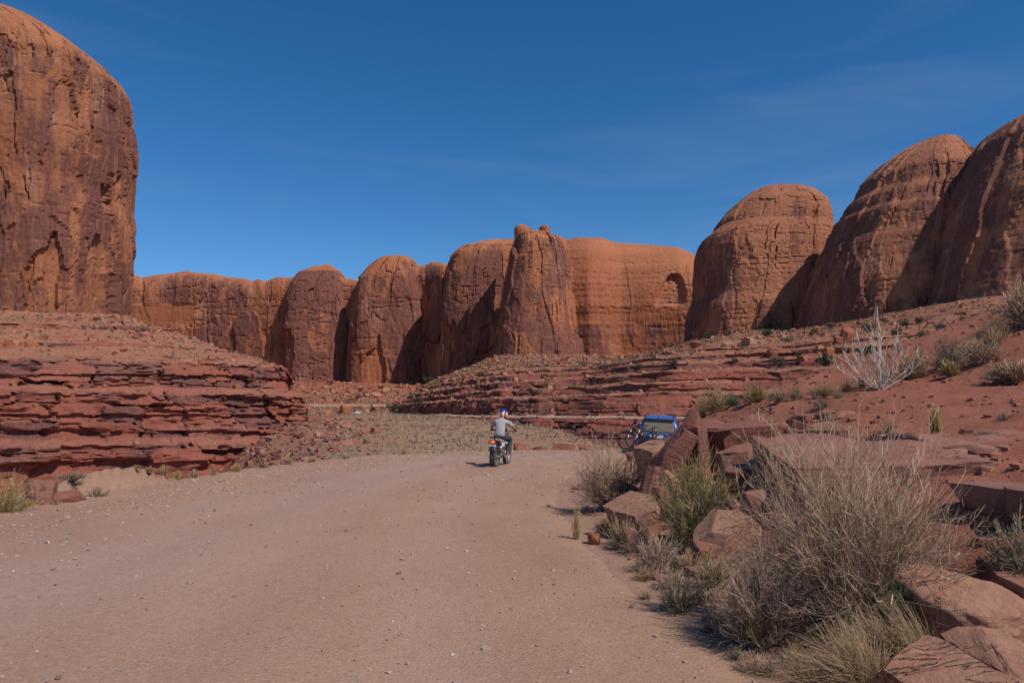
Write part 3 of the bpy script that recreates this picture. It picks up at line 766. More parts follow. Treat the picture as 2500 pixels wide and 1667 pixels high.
def rock_mesh(name, size, seed, sub=4, cuts=9, rough=0.035, strat=0.0, soft=18.0, boxy=1.0):
    """soft < 14: rounded stone; otherwise an angular block cut by planes, edges worn"""
    rs = np.random.RandomState(seed)
    if soft < 14:
        V, F = ico(sub)
        pn = np.array([(1, 0, 0), (-1, 0, 0), (0, 1, 0), (0, -1, 0), (0, 0, 1), (0, 0, -1)], float) + rs.normal(0, 0.13, (6, 3))
        q = rs.normal(size=(cuts, 3)); q[:, 2] *= 0.7
        pn = np.vstack([pn, q]); pn /= np.linalg.norm(pn, axis=1)[:, None]
        pd = np.r_[1.0 + rs.uniform(-0.08, 0.08, 6), rs.uniform(0.85, 1.22, cuts)]
        inv = np.maximum(V @ pn.T, 1e-3) / pd
        P = V / (np.sum(inv ** soft, axis=1) ** (1 / soft))[:, None]
        a, b_ = P[:, 0] * 2.2 + P[:, 2] * 1.3 + seed, P[:, 1] * 2.2 - P[:, 2] * 1.1 + seed * 0.37
        P = P + V * (rough * (2.4 * fbm2(a, b_, seed, 3) + 1.2 * fbm2(a * 3, b_ * 3, seed + 1, 3)))[:, None]
        if strat:
            zz = P[:, 2] * 4.5 + 0.9 * fbm2(a, b_, seed + 2, 3); f = zz - np.floor(zz)
            st = rnd01(np.floor(zz).astype(np.int64), np.zeros(len(zz), np.int64), seed) - 0.5
            P[:, :2] *= (1 + strat * (st - 0.6 * sst(0.16, 0, f)))[:, None]
        return mesh_np(name, P * np.array(size), F, smooth=True)
    bm = bmesh.new(); bmesh.ops.create_cube(bm, size=2.0)
    for v in bm.verts: v.co += Vector(rs.uniform(-0.12, 0.12, 3))
    def cut(no, d):
        r = bmesh.ops.bisect_plane(bm, geom=bm.verts[:] + bm.edges[:] + bm.faces[:], plane_co=Vector(no) * d, plane_no=Vector(no), clear_outer=True)
        ed = [e for e in r['geom_cut'] if isinstance(e, bmesh.types.BMEdge)]
        if len(ed) > 2: bmesh.ops.contextual_create(bm, geom=ed)
    for k in range(cuts):
        q = rs.normal(size=3); q[2] *= 0.6; q /= np.linalg.norm(q)
        cut(q, rs.uniform(0.80, 1.18))
    S = np.array(size); ms = float(np.median(S))
    for v in bm.verts: v.co = Vector(np.array(v.co) * S)
    bmesh.ops.remove_doubles(bm, verts=bm.verts[:], dist=0.02 * ms)
    bmesh.ops.bevel(bm, geom=bm.edges[:], offset=0.10 * min(S.min() * 1.6, ms), segments=3, profile=0.55, affect='EDGES', clamp_overlap=True)
    bmesh.ops.triangulate(bm, faces=bm.faces[:])
    for L in (0.9, 0.45, 0.22, 0.14):
        ed = [e for e in bm.edges if e.calc_length() > L * ms]
        if ed and len(bm.faces) < {3: 200, 4: 750, 5: 1800}[sub]:
            bmesh.ops.subdivide_edges(bm, edges=ed, cuts=1, use_grid_fill=False); bmesh.ops.triangulate(bm, faces=[f for f in bm.faces if len(f.verts) > 3])
    bm.normal_update()
    P = np.array([v.co[:] for v in bm.verts]); Nn = np.array([v.normal[:] for v in bm.verts])
    Q = P / ms
    a, b_ = Q[:, 0] * 1.6 + Q[:, 2] * 1.3 + seed, Q[:, 1] * 1.6 - Q[:, 2] * 1.1 + seed * 0.37
    d = ms * rough * (2.6 * fbm2(a, b_, seed, 3) + 1.6 * fbm2(a * 3.3, b_ * 3.3, seed + 1, 4))
    cr1, cr2, ce = cell2(a * 1.1 + 0.4 * fbm2(a, b_, seed + 7, 2), b_ * 1.1, seed + 8)
    d = d + ms * rough * (1.6 * (cr1 - 0.5) - 1.5 * sst(0.07, 0.0, ce) * (cr2 > 0.45))
    if strat:
        zz = Q[:, 2] * 3.2 + 0.8 * fbm2(a, b_, seed + 2, 3); f = zz - np.floor(zz)
        st = rnd01(np.floor(zz).astype(np.int64), np.zeros(len(zz), np.int64), seed) - 0.5
        d = d + ms * strat * (1.2 * st - 1.2 * sst(0.22, 0, f)) * (1 - np.abs(Nn[:, 2]))
    P = P + Nn * d[:, None]
    F = np.array([[v.index for v in f.verts] for f in bm.faces]); bm.free()
    me = mesh_np(name, P, F, smooth=True)
    me.set_sharp_from_angle(angle=math.radians(34))
    return me

MAT['rock_red'] = rock_mat('red_sandstone', (0.285, 0.118, 0.086), (0.235, 0.090, 0.066), (0.130, 0.066, 0.058), 1.0)
MAT['rock_pink'] = rock_mat('dusty_pink_sandstone', (0.335, 0.160, 0.115), (0.280, 0.120, 0.086), (0.195, 0.090, 0.068), 1.0)
MAT['rock_tan'] = rock_mat('tan_sandstone', (0.390, 0.205, 0.135), (0.330, 0.155, 0.098), (0.215, 0.098, 0.062), 1.0)
MAT['rock_orange'] = rock_mat('orange_sandstone', (0.42, 0.160, 0.072), (0.36, 0.130, 0.060), (0.20, 0.080, 0.045), 0.4)
MAT['rock_far'] = rock_mat('far_red_rock', (0.34, 0.125, 0.078), (0.30, 0.105, 0.066), (0.17, 0.075, 0.055), 0.35)

def rock(name, pos, size, rot, seed, mat, label, cat='rock', sink=0.25, **kw):
    grp = kw.pop('group', None)
    me = rock_mesh(name, size, seed, **kw)
    o = link(name, me, MAT[mat], loc=(pos[0], pos[1], pos[2] + size[2] * (1 - 2 * sink)), rot=tuple(math.radians(a) for a in rot))
    props(o, label, cat, grp)
    return o

def rock_px(name, x0, x1, ytop, ybase, depth_m, rot, seed, mat, label, Y=None, cat='rock', **kw):
    """a rock filling photo columns x0..x1 from ytop down to its foot at ybase"""
    cx = (x0 + x1) / 2
    if Y is None: Y = hit(cx, ybase)[1]
    Yc = Y + depth_m * 0.7
    zt = at(cx, ytop, Yc)[2]; zb = at(cx, ybase, Y)[2]
    zb = min(zb, land_h(xat(cx, Yc), Yc)) - 0.12 * abs(zt - zb)
    hh = (zt - zb) / 2
    kw.pop('sink', None); grp = kw.pop('group', None)
    me = rock_mesh(name, ((x1 - x0) * pxm(Yc) / 2, depth_m, hh), seed, **kw)
    o = link(name, me, MAT[mat], loc=(xat(cx, Yc, ybase), Yc, (zt + zb) / 2), rot=tuple(math.radians(a) for a in rot))
    props(o, label, cat, grp)
    return o

rock_px('boulder', 1672, 1915, 1026, 1150, 0.9, Y=12.6, rot=(4, -5, 14), seed=11, mat='rock_red', label='large flat-topped boulder with a shaded front on the right bank', cat='boulder', strat=0.02, soft=26, cuts=7)
rock_px('rock_spire', 1640, 1702, 1006, 1140, 0.20, rot=(6, 14, 24), seed=12, mat='rock_red', label='dark upright pointed slab leaning beside the blue car', Y=12.2, cat='rock', cuts=7)
rock_px('rock_spire', 1606, 1668, 1032, 1140, 0.22, rot=(10, 24, 10), seed=212, mat='rock_red', label='shorter dark slab leaning against the pointed one', Y=11.9, cat='rock', cuts=6)
rock_px('rock_spire', 1682, 1722, 1040, 1150, 0.2, rot=(4, -8, 30), seed=213, mat='rock_red', label='narrow dark block between the pointed slab and the flat-topped boulder', Y=12.1, cat='rock', cuts=6)
rock_px('rock_block', 1572, 1650, 1084, 1135, 0.35, Y=12.3, rot=(6, -14, 25), seed=13, mat='rock_tan', label='low angular block at the foot of the dark upright slab', soft=30)
rock_px('rock_block', 1530, 1640, 1098, 1165, 0.45, (0, -10, -15), 14, 'rock_red', 'broken ledge block just right of the grey roadside shrub', soft=30, strat=0.03)
rock_px('rock_block', 1752, 1876, 1092, 1170, 0.35, Y=11.4, rot=(3, -8, 8), seed=15, mat='rock_pink', label='smooth pink block below the flat-topped boulder', soft=30, cuts=6)
rock_px('rock_block', 1858, 1904, 1098, 1160, 0.25, Y=11.2, rot=(5, -20, 30), seed=16, mat='rock_pink', label='tilted block wedged at the right end of the smooth pink block', soft=30)
rock_px('rock_block', 1782, 1866, 1138, 1225, 0.32, Y=10.4, rot=(8, -6, -12), seed=17, mat='rock_red', label='square block with a dark broken front behind the yellow-green shrub', soft=34)
rock_px('rock_chip', 1826, 1862, 1122, 1146, 0.12, Y=10.3, rot=(0, 12, 40), seed=18, mat='rock_tan', label='thin loose chip lying on the square dark-fronted block', soft=30)
rock_px('rock_slab', 1918, 1990, 1030, 1098, 0.3, (10, 14, 24), 19, 'rock_red', 'tipped slab showing its dark end above the bedrock bench', soft=34)
rock_px('rock_slab', 1935, 2085, 1040, 1092, 0.55, (4, -9, -6), 20, 'rock_pink', 'pinkish slab lying behind the tipped dark-ended slab', soft=34)
rock_px('rock_slab', 2008, 2075, 1004, 1026, 0.3, (0, 0, 10), 21, 'rock_tan', 'pale tan flake lying in the red soil', soft=30)
rock_px('rock_block', 1935, 1985, 1010, 1036, 0.2, (0, 6, 30), 22, 'rock_red', 'small dark block beside the pale tan flake', soft=30)
# bedrock bench running to the right edge
rock_px('bedrock_bench', 1880, 2330, 1082, 1290, 1.3, Y=8.7, rot=(5, -2, -10), seed=31, mat='rock_pink', label='broad pink bedrock bench rising behind the big grey shrub', cat='bedrock', soft=34, strat=0.02, sub=5, cuts=5, sink=0.3)
rock_px('bedrock_bench', 2210, 2760, 1072, 1255, 1.4, Y=8.9, rot=(4, 1, -4), seed=32, mat='rock_pink', label='flat cracked bedrock bench reaching the right edge', cat='bedrock', soft=34, strat=0.02, sub=5, cuts=5, sink=0.3)
rock_px('rock_block', 2385, 2472, 1180, 1262, 0.3, (0, -4, 10), 33, 'rock_pink', 'rounded block under the lip of the bench near the right edge', soft=22)
rock_px('rock_block', 2462, 2570, 1190, 1285, 0.35, (0, -4, -10), 34, 'rock_pink', 'rounded block at the right edge below the bench', soft=22)
rock_px('rock_slab', 1835, 1915, 1200, 1345, 0.28, Y=8.6, rot=(22, -10, 32), seed=35, mat='rock_pink', label='steep grey-pink slab face left of the big shrub', soft=34, strat=0.02)
rock_px('rock_slab', 1690, 1830, 1268, 1352, 0.25, (14, -28, 22), 36, 'rock_tan', 'thin tan slab leaning over a dark hollow', soft=34)
rock_px('rock_block', 1690, 1742, 1322, 1372, 0.15, (0, 10, 20), 37, 'rock_red', 'small dark red block beside the thin tan slab', soft=30)
rock_px('rock_slab', 1520, 1606, 1226, 1285, 0.45, Y=10.2, rot=(10, -26, 18), seed=38, mat='rock_tan', label='sloping smooth slab between the two roadside shrubs', soft=30)
rock_px('rock_block', 1560, 1592, 1252, 1292, 0.14, (0, 10, 50), 39, 'rock_tan', 'little block at the foot of the smooth sloping slab', soft=30)
rock_px('rock_block', 1505, 1560, 1180, 1232, 0.2, (0, 20, 0), 40, 'rock_red', 'dark broken block behind the grey roadside shrub', soft=30)
rock_px('round_stone', 1438, 1462, 1300, 1326, 0.09, (0, 0, 30), 41, 'rock_orange', 'round orange stone by the road edge', cat='stone', soft=6, sink=0.2)
rock_px('round_stone', 1608, 1628, 1308, 1334, 0.07, (0, 0, 10), 42, 'rock_orange', 'small orange stone among grey twigs', cat='stone', soft=8)
rock_px('boulder', 2215, 2452, 1405, 1600, 0.42, (10, -8, 24), 43, 'rock_tan', 'big rounded tan boulder with a dark overhang at lower right', cat='boulder', soft=9, strat=0.035, sub=5, cuts=8)
rock_px('boulder', 2425, 2580, 1395, 1500, 0.4, (6, 4, -12), 44, 'rock_pink', 'pink boulder overhanging at the right edge beside the tan boulder', cat='boulder', soft=20, strat=0.02)
rock_px('rock_slab', 2200, 2410, 1625, 1740, 0.34, (10, -12, 18), 45, 'rock_tan', 'pale tan slab cut off by the bottom edge', soft=34, sub=5, Y=3.95)
rock_px('rock_slab', 2355, 2600, 1588, 1720, 0.34, (12, 10, -14), 46, 'rock_tan', 'larger tan slab in the bottom right corner', soft=34, sub=5, Y=4.15)
rock_px('boulder', 66, 130, 1172, 1232, 0.4, (0, 8, 20), 47, 'rock_pink', 'pink boulder among dry brush below the left road edge', cat='boulder', soft=16)
rock_px('rock_block', 125, 190, 1198, 1228, 0.35, (0, -5, 0), 48, 'rock_red', 'low red rock right of the pink roadside boulder', soft=20)
LOOSE = [(1716, 1166, 40, 26, 11.2), (1745, 1196, 30, 22, 10.6), (1872, 1196, 40, 40, 10.0), (1850, 1246, 44, 34, 9.4), (1800, 1262, 46, 32, 9.2), (1770, 1290, 30, 24, 9.0), (1885, 1272, 34, 46, 9.0), (1835, 1310, 50, 34, 8.6), (1640, 1176, 44, 28, 11.3), (1612, 1206, 36, 22, 10.9), (1540, 1306, 30, 18, 9.8), (1665, 1380, 36, 24, 8.4), (1600, 1418, 26, 16, 8.0), (1700, 1412, 40, 26, 7.9), (1905, 1140, 34, 30, 10.4), (1960, 1112, 60, 22, 10.6), (1930, 1068, 30, 20, 12.0), (2470, 1450, 70, 30, 5.6), (2440, 1330, 60, 26, 6.6), (1590, 1160, 40, 22, 11.8)]
for i, (x, y, w, h, Y_) in enumerate(LOOSE):
    rock_px('loose_rock', x - w / 2, x + w / 2, y - h, y, w * pxm(Y_) * 0.5, rot=(random.uniform(-12, 12), random.uniform(-14, 14), random.uniform(0, 90)), seed=500 + i, mat=['rock_red', 'rock_pink', 'rock_tan'][i % 3], label=ordinal([q[0] for q in LOOSE], i) + ' of the small loose angular rocks on the right bank, counted from the left', Y=Y_, group='loose rocks on the right bank', cuts=6, sub=3)
for i, (a, b_, t, c) in enumerate([(1252, 1292, 1086, 1102), (1288, 1335, 1090, 1104), (1340, 1400, 1085, 1101), (1405, 1470, 1086, 1100), (1205, 1240, 1095, 1104)]):
    rock_px('rock_block', a, b_, t, c, 0.5, (0, (-1) ** i * 4, 25 * i), 50 + i, 'rock_far', 'low red rock on the far edge of the road behind the motorcycle' if i == 0 else ['', 'red rock beside the bend just right of the motorcycle', 'wide red rock on the outer edge of the bend', 'red rock on the bend left of the parked bicycles', 'small red rock on the bend right below the mirror'][i], soft=16, Y=38.5 + i * 0.3)

def on_slope(P, px, py):
    """grid vertex of a slope that shows nearest to the photo pixel"""
    Q = P.reshape(-1, 3)
    d = Q[:, 1]; cz = (Q[:, 2] - CAMH)
    f = d * math.cos(PITCH) + cz * math.sin(PITCH); u = -d * math.sin(PITCH) + cz * math.cos(PITCH)
    ax = PW / 2 + Q[:, 0] / f * FPX; ay = PH / 2 - u / f * FPX
    e = np.hypot(ax - px, ay - py) + 0.01 * d
    return Q[np.argmin(e)]

def far_rock(name, P, px, py, wpx, hpx, seed, mat, label, rot=(0, 0, 0), Y=None, soft=16, **kw):
    p = on_slope(P, px, py) if P is not None else np.array([xat(px, Y), Y, land_h(xat(px, Y), Y)])
    m = pxm(p[1])
    return rock(name, p, (wpx * m / 2, wpx * m / 2.4, hpx * m / 2), rot, seed, mat, label, cat='boulder', sink=0.22, sub=3, soft=soft, **kw)

far_rock('boulder', None, 843, 1006, 34, 30, 61, 'rock_orange', 'big tilted orange boulder beside the distant car', (0, 22, 10), Y=285, soft=14)
far_rock('boulder', None, 800, 1006, 22, 16, 62, 'rock_orange', 'smaller orange boulder left of the big tilted one', (0, 16, 40), Y=282)
for i, (px, py, w, h, mt, lb) in enumerate([
    (2066, 838, 26, 50, 'rock_far', 'upright red pillar rock on the talus under the domes'),
    (2048, 842, 22, 30, 'rock_far', 'squat red rock left of the upright pillar'),
    (1890, 866, 36, 24, 'rock_far', 'large square red block on the talus below the broad dome'),
    (2022, 872, 30, 28, 'rock_orange', 'orange block below the red pillar rocks'),
    (1828, 846, 38, 26, 'rock_tan', 'pale broken boulder at the foot of the broad dome'),
    (1776, 848, 30, 18, 'rock_tan', 'pale boulder left of the pale broken one'),
    (2270, 838, 44, 20, 'rock_orange', 'long orange slab on the talus below the tall dome'),
    (2390, 786, 34, 24, 'rock_tan', 'pale boulder under the shaded right dome'),
    (2085, 860, 20, 16, 'rock_orange', 'little orange boulder right of the red pillar rocks'),
    (1700, 846, 26, 16, 'rock_far', 'red boulder at the left foot of the broad dome'),
    (1960, 880, 24, 16, 'rock_far', 'red boulder on the talus halfway to the bare sapling')]):
    far_rock('boulder', LEDP_M, px, py, w, h, 70 + i, mt, lb, (8, (-1) ** i * 10, 31 * i))
for i, (px, py, w, h, lb) in enumerate([
    (34, 846, 34, 22, 'biggest orange boulder on the left talus near the edge'), (75, 846, 26, 16, 'orange boulder right of the biggest on the left talus'),
    (302, 858, 20, 14, 'orange boulder on the left talus high above the red ledges'), (282, 862, 16, 10, 'small orange boulder beside another on the left talus'),
    (352, 834, 16, 10, 'small red boulder near the top right of the left talus')]):
    far_rock('boulder', LEDP_L, px, py, w, h, 90 + i, 'rock_orange', lb, (5, 9, 50 * i))

# ------------------------------------------------------------------ loose stones (uncountable)
def scatter(name, pts, sizes, mat, label, cat, seed, flat=0.7, parent=None):
    rs = np.random.RandomState(seed)
    V0 = np.array([(x, y, z) for z in (-1, 1) for y in (-1, 1) for x in (-1, 1)], float) * 0.72
    F0 = np.array([(0, 2, 3), (0, 3, 1), (4, 5, 7), (4, 7, 6), (0, 1, 5), (0, 5, 4), (2, 6, 7), (2, 7, 3), (0, 4, 6), (0, 6, 2), (1, 3, 7), (1, 7, 5)])
    n = len(pts)
    protos = []
    for k in range(6):
        r = 1 + rs.uniform(-0.42, 0.30, (len(V0), 3))
        protos.append(V0 * r * np.array([1, rs.uniform(0.6, 1), flat * rs.uniform(0.6, 1)]))
    protos = np.array(protos)
    pk = rs.randint(0, 6, n); a = rs.uniform(0, 6.283, n); tl = rs.normal(0, 0.25, n)
    ca, sa, ct, st_ = np.cos(a), np.sin(a), np.cos(tl), np.sin(tl)
    W = protos[pk]
    y2 = W[..., 1] * ct[:, None] - W[..., 2] * st_[:, None]; z2 = W[..., 1] * st_[:, None] + W[..., 2] * ct[:, None]
    X = W[..., 0] * ca[:, None] - y2 * sa[:, None]; Y = W[..., 0] * sa[:, None] + y2 * ca[:, None]
    P = np.stack([X, Y, z2], -1) * np.asarray(sizes)[:, None, None] + np.asarray(pts)[:, None, :]
    F = (F0[None] + (np.arange(n) * len(V0))[:, None, None]).reshape(-1, 3)
    rv = np.repeat(rs.uniform(0, 1, n), len(V0))
    o = link(name, mesh_np(name, P.reshape(-1, 3), F, {'rnd': rv}), mat, parent)
    props(o, label, cat, kind='stuff')
    return o

def stone_mat(name, cols, rough=0.9):
    m, n, l, b = new_mat(name, rough, 0.15)
    r = n.new('ShaderNodeValToRGB'); r.color_ramp.interpolation = 'LINEAR'
    while len(r.color_ramp.elements) < len(cols): r.color_ramp.elements.new(0.5)
    for i, c in enumerate(cols):
        r.color_ramp.elements[i].position = i / (len(cols) - 1); r.color_ramp.elements[i].color = (*c, 1)
    l.new(attr_n(n, 'rnd'), r.inputs[0])
    pos = n.new('ShaderNodeNewGeometry').outputs['Position']
    f = noise_node(n, l, pos, (60,) * 3, 4, 0.7)
    l.new(mix_c(n, l, 1.0, r.outputs[0], ramp_rgb(n, l, f, 0.3, 0.7, 0.8, 1.18), 'MULTIPLY'), b.inputs['Base Color'])
    return m
MAT['gravel'] = stone_mat('road_gravel', [(0.20, 0.13, 0.11), (0.36, 0.24, 0.185), (0.33, 0.20, 0.15), (0.43, 0.33, 0.28), (0.38, 0.25, 0.19), (0.50, 0.42, 0.37)])
MAT['crumb'] = stone_mat('red_rubble', [(0.19, 0.075, 0.055), (0.29, 0.115, 0.080), (0.34, 0.15, 0.105), (0.26, 0.10, 0.07), (0.38, 0.19, 0.14)])
MAT['talus'] = stone_mat('talus_rubble', [(0.22, 0.080, 0.052), (0.33, 0.13, 0.080), (0.40, 0.17, 0.10), (0.30, 0.115, 0.070), (0.44, 0.24, 0.17)])

rs = np.random.RandomState(5)
def road_pebbles():
    ns, nc = ROAD_P.shape[:2]
    n = 22000
    i = (rs.uniform(0, 1, n) ** 1.35 * (ns - 30)).astype(int) + 8
    c = np.where(rs.uniform(0, 1, n) < 0.55, np.clip(rs.normal(0.19, 0.09, n), 0.0, 1), rs.uniform(0.0, 1.02, n))
    j = np.clip(((c + 0.10) / 1.16 * (nc - 1)).astype(int), 0, nc - 2)
    jit = rs.uniform(0, 1, (n, 2))
    A, B = ROAD_P[i, j], ROAD_P[i, j + 1]
    C = ROAD_P[np.minimum(i + 1, ns - 1), j]
    xy = A + (B - A) * jit[:, :1] + (C - A) * jit[:, 1:]
    z = ROAD_ZG[i, j]
    keep = fbm2(xy[:, 0] / 1.4, xy[:, 1] / 2.6, 91, 3) + rs.uniform(-0.5, 0.45, n) > -0.12
    xy, z, i = xy[keep], z[keep], i[keep]
    d = np.hypot(xy[:, 0], xy[:, 1])
    sz = 0.0085 + 0.017 * rs.uniform(0, 1, len(xy)) ** 3 + 0.017 * (rs.uniform(0, 1, len(xy)) > 0.965)
    sz = sz * (1 + 0.02 * np.clip(d - 6, 0, 20))
    return np.c_[xy, z + sz * 0.25], sz
pp, ps = road_pebbles()
scatter('gravel', pp, ps, MAT['gravel'], 'loose pale gravel strewn over the road', 'gravel', 1)

def bank_points(n, x0, x1, y0, y1, dmin, dmax):
    x = rs.uniform(x0, x1, n); y = y0 + (y1 - y0) * rs.uniform(0, 1, n) ** 1.4
    z, dr, dl = land_z(x, y)
    k = (dr > dmin) & (dr < dmax)
    return np.c_[x, y, z][k]
bp_ = bank_points(13000, 0.5, 17, 3.5, 27, 0.1, 14)
k_ = fbm2(bp_[:, 0] / 1.2, bp_[:, 1] / 1.2, 93, 3) + rs.uniform(-0.4, 0.4, len(bp_)) > 0.0
bp_ = bp_[k_]
bs_ = 0.012 + 0.085 * rs.uniform(0, 1, len(bp_)) ** 5
scatter('rubble', bp_ + np.c_[np.zeros((len(bp_), 2)), bs_ * 0.2], bs_, MAT['crumb'], 'broken red rock crumbs on the right bank', 'rubble', 2, flat=0.6)

def slope_points(P, soil, n, a0=0.0, a1=1.0):
    nu, nv = P.shape[:2]
    i = rs.randint(0, nu - 1, n); j = (rs.uniform(a0, a1, n) * (nv - 2)).astype(int)
    k = rs.uniform(0, 1, n) < soil[i, j] + 0.05
    i, j = i[k], j[k]
    f = rs.uniform(0, 1, (len(i), 1))
    return P[i, j] * (1 - f) + P[i + 1, j + 1] * f
for P_, S_, nm, n_, sd_ in ((LEDP_L, SOIL_L, 'rubble on the slope below the left butte', 6500, 3), (LEDP_M, SOIL_M, 'rubble on the talus below the domes', 5200, 4)):
    q = slope_points(P_, S_, n_, 0.02, 1.0)
    sz = (0.14 + 0.75 * rs.uniform(0, 1, len(q)) ** 5) * np.clip(q[:, 1] / 150, 0.5, 1.5)
    scatter('rubble', q + np.c_[np.zeros((len(q), 2)), sz * 0.15], sz, MAT['talus'], nm, 'rubble', sd_, flat=0.8)
n_ = 2200
tx = rs.uniform(-0.40, -0.02, n_); ty = 300 + 230 * rs.uniform(0, 1, n_); tx = tx * ty
tz, _, _ = land_z(tx, ty)
sz = 0.4 + 2.2 * rs.uniform(0, 1, n_) ** 5
scatter('rubble', np.c_[tx, ty, tz + sz * 0.2], sz, MAT['talus'], 'rubble at the foot of the far canyon wall', 'rubble', 6, flat=0.8)

n_ = 1500
ty = 42 + 75 * rs.uniform(0, 1, n_); tx = -ty * np.clip(rs.normal(0.27, 0.05, n_), 0.17, 0.40)
tz, _, _ = land_z(tx, ty)
sz = (0.10 + 0.65 * rs.uniform(0, 1, n_) ** 4) * np.clip(ty / 80, 0.6, 1.2)
scatter('rubble', np.c_[tx, ty, tz + sz * 0.1], sz, MAT['crumb'], 'low red broken rock on the slope left of the brushy bench', 'rubble', 12, flat=0.55)

# ------------------------------------------------------------------ twigs, grass, shrubs
def tubes(paths, radii, sides=3):
    """paths (N,K,3), radii (N,K) -> V, F, strand id, t along"""
    N_, K, _ = paths.shape
    T = np.gradient(paths, axis=1); T /= np.linalg.norm(T, axis=2, keepdims=True) + 1e-9
    ref = np.where(np.abs(T[..., 2:3]) > 0.85, np.array([1.0, 0, 0]), np.array([0, 0, 1.0]))
    U = np.cross(T, ref); U /= np.linalg.norm(U, axis=2, keepdims=True) + 1e-9
    W = np.cross(T, U)
    a = np.arange(sides) / sides * 6.2831853
    V = paths[:, :, None] + radii[:, :, None, None] * (U[:, :, None] * np.cos(a)[:, None] + W[:, :, None] * np.sin(a)[:, None])
    idx = np.arange(N_ * K * sides).reshape(N_, K, sides)
    i0, i1 = idx[:, :-1], idx[:, 1:]
    F = np.stack([i0, np.roll(i0, -1, 2), np.roll(i1, -1, 2), i1], -1).reshape(-1, 4)
    sid = np.repeat(np.arange(N_), K * sides); tt = np.tile(np.repeat(np.linspace(0, 1, K), sides), N_)
    return V.reshape(-1, 3), F, sid, tt

def bez(a, b_, c, K):
    t = np.linspace(0, 1, K)[None, :, None]
    return (1 - t) ** 2 * a[:, None] + 2 * t * (1 - t) * b_[:, None] + t * t * c[:, None]

def strand_arrays(paths, r0, r1, rs, sides=3):
    N_, K, _ = paths.shape
    rad = (r0 * (1 - np.linspace(0, 1, K)) + r1 * np.linspace(0, 1, K))[None, :] * rs.uniform(0.7, 1.3, (N_, 1))
    V, F, sid, tt = tubes(paths, rad, sides)
    return V, F, rs.uniform(0, 1, N_)[sid]

def strand_mesh(name, paths, r0, r1, rs, sides=3, tip=None):
    N_, K, _ = paths.shape
    rad = (r0 * (1 - np.linspace(0, 1, K)) + r1 * np.linspace(0, 1, K))[None, :] * rs.uniform(0.7, 1.3, (N_, 1))
    V, F, sid, tt = tubes(paths, rad, sides)
    rv = rs.uniform(0, 1, N_)[sid]
    tv = tt if tip is None else tip(V)
    return mesh_np(name, V, F, {'rnd': rv, 'tip': tv})

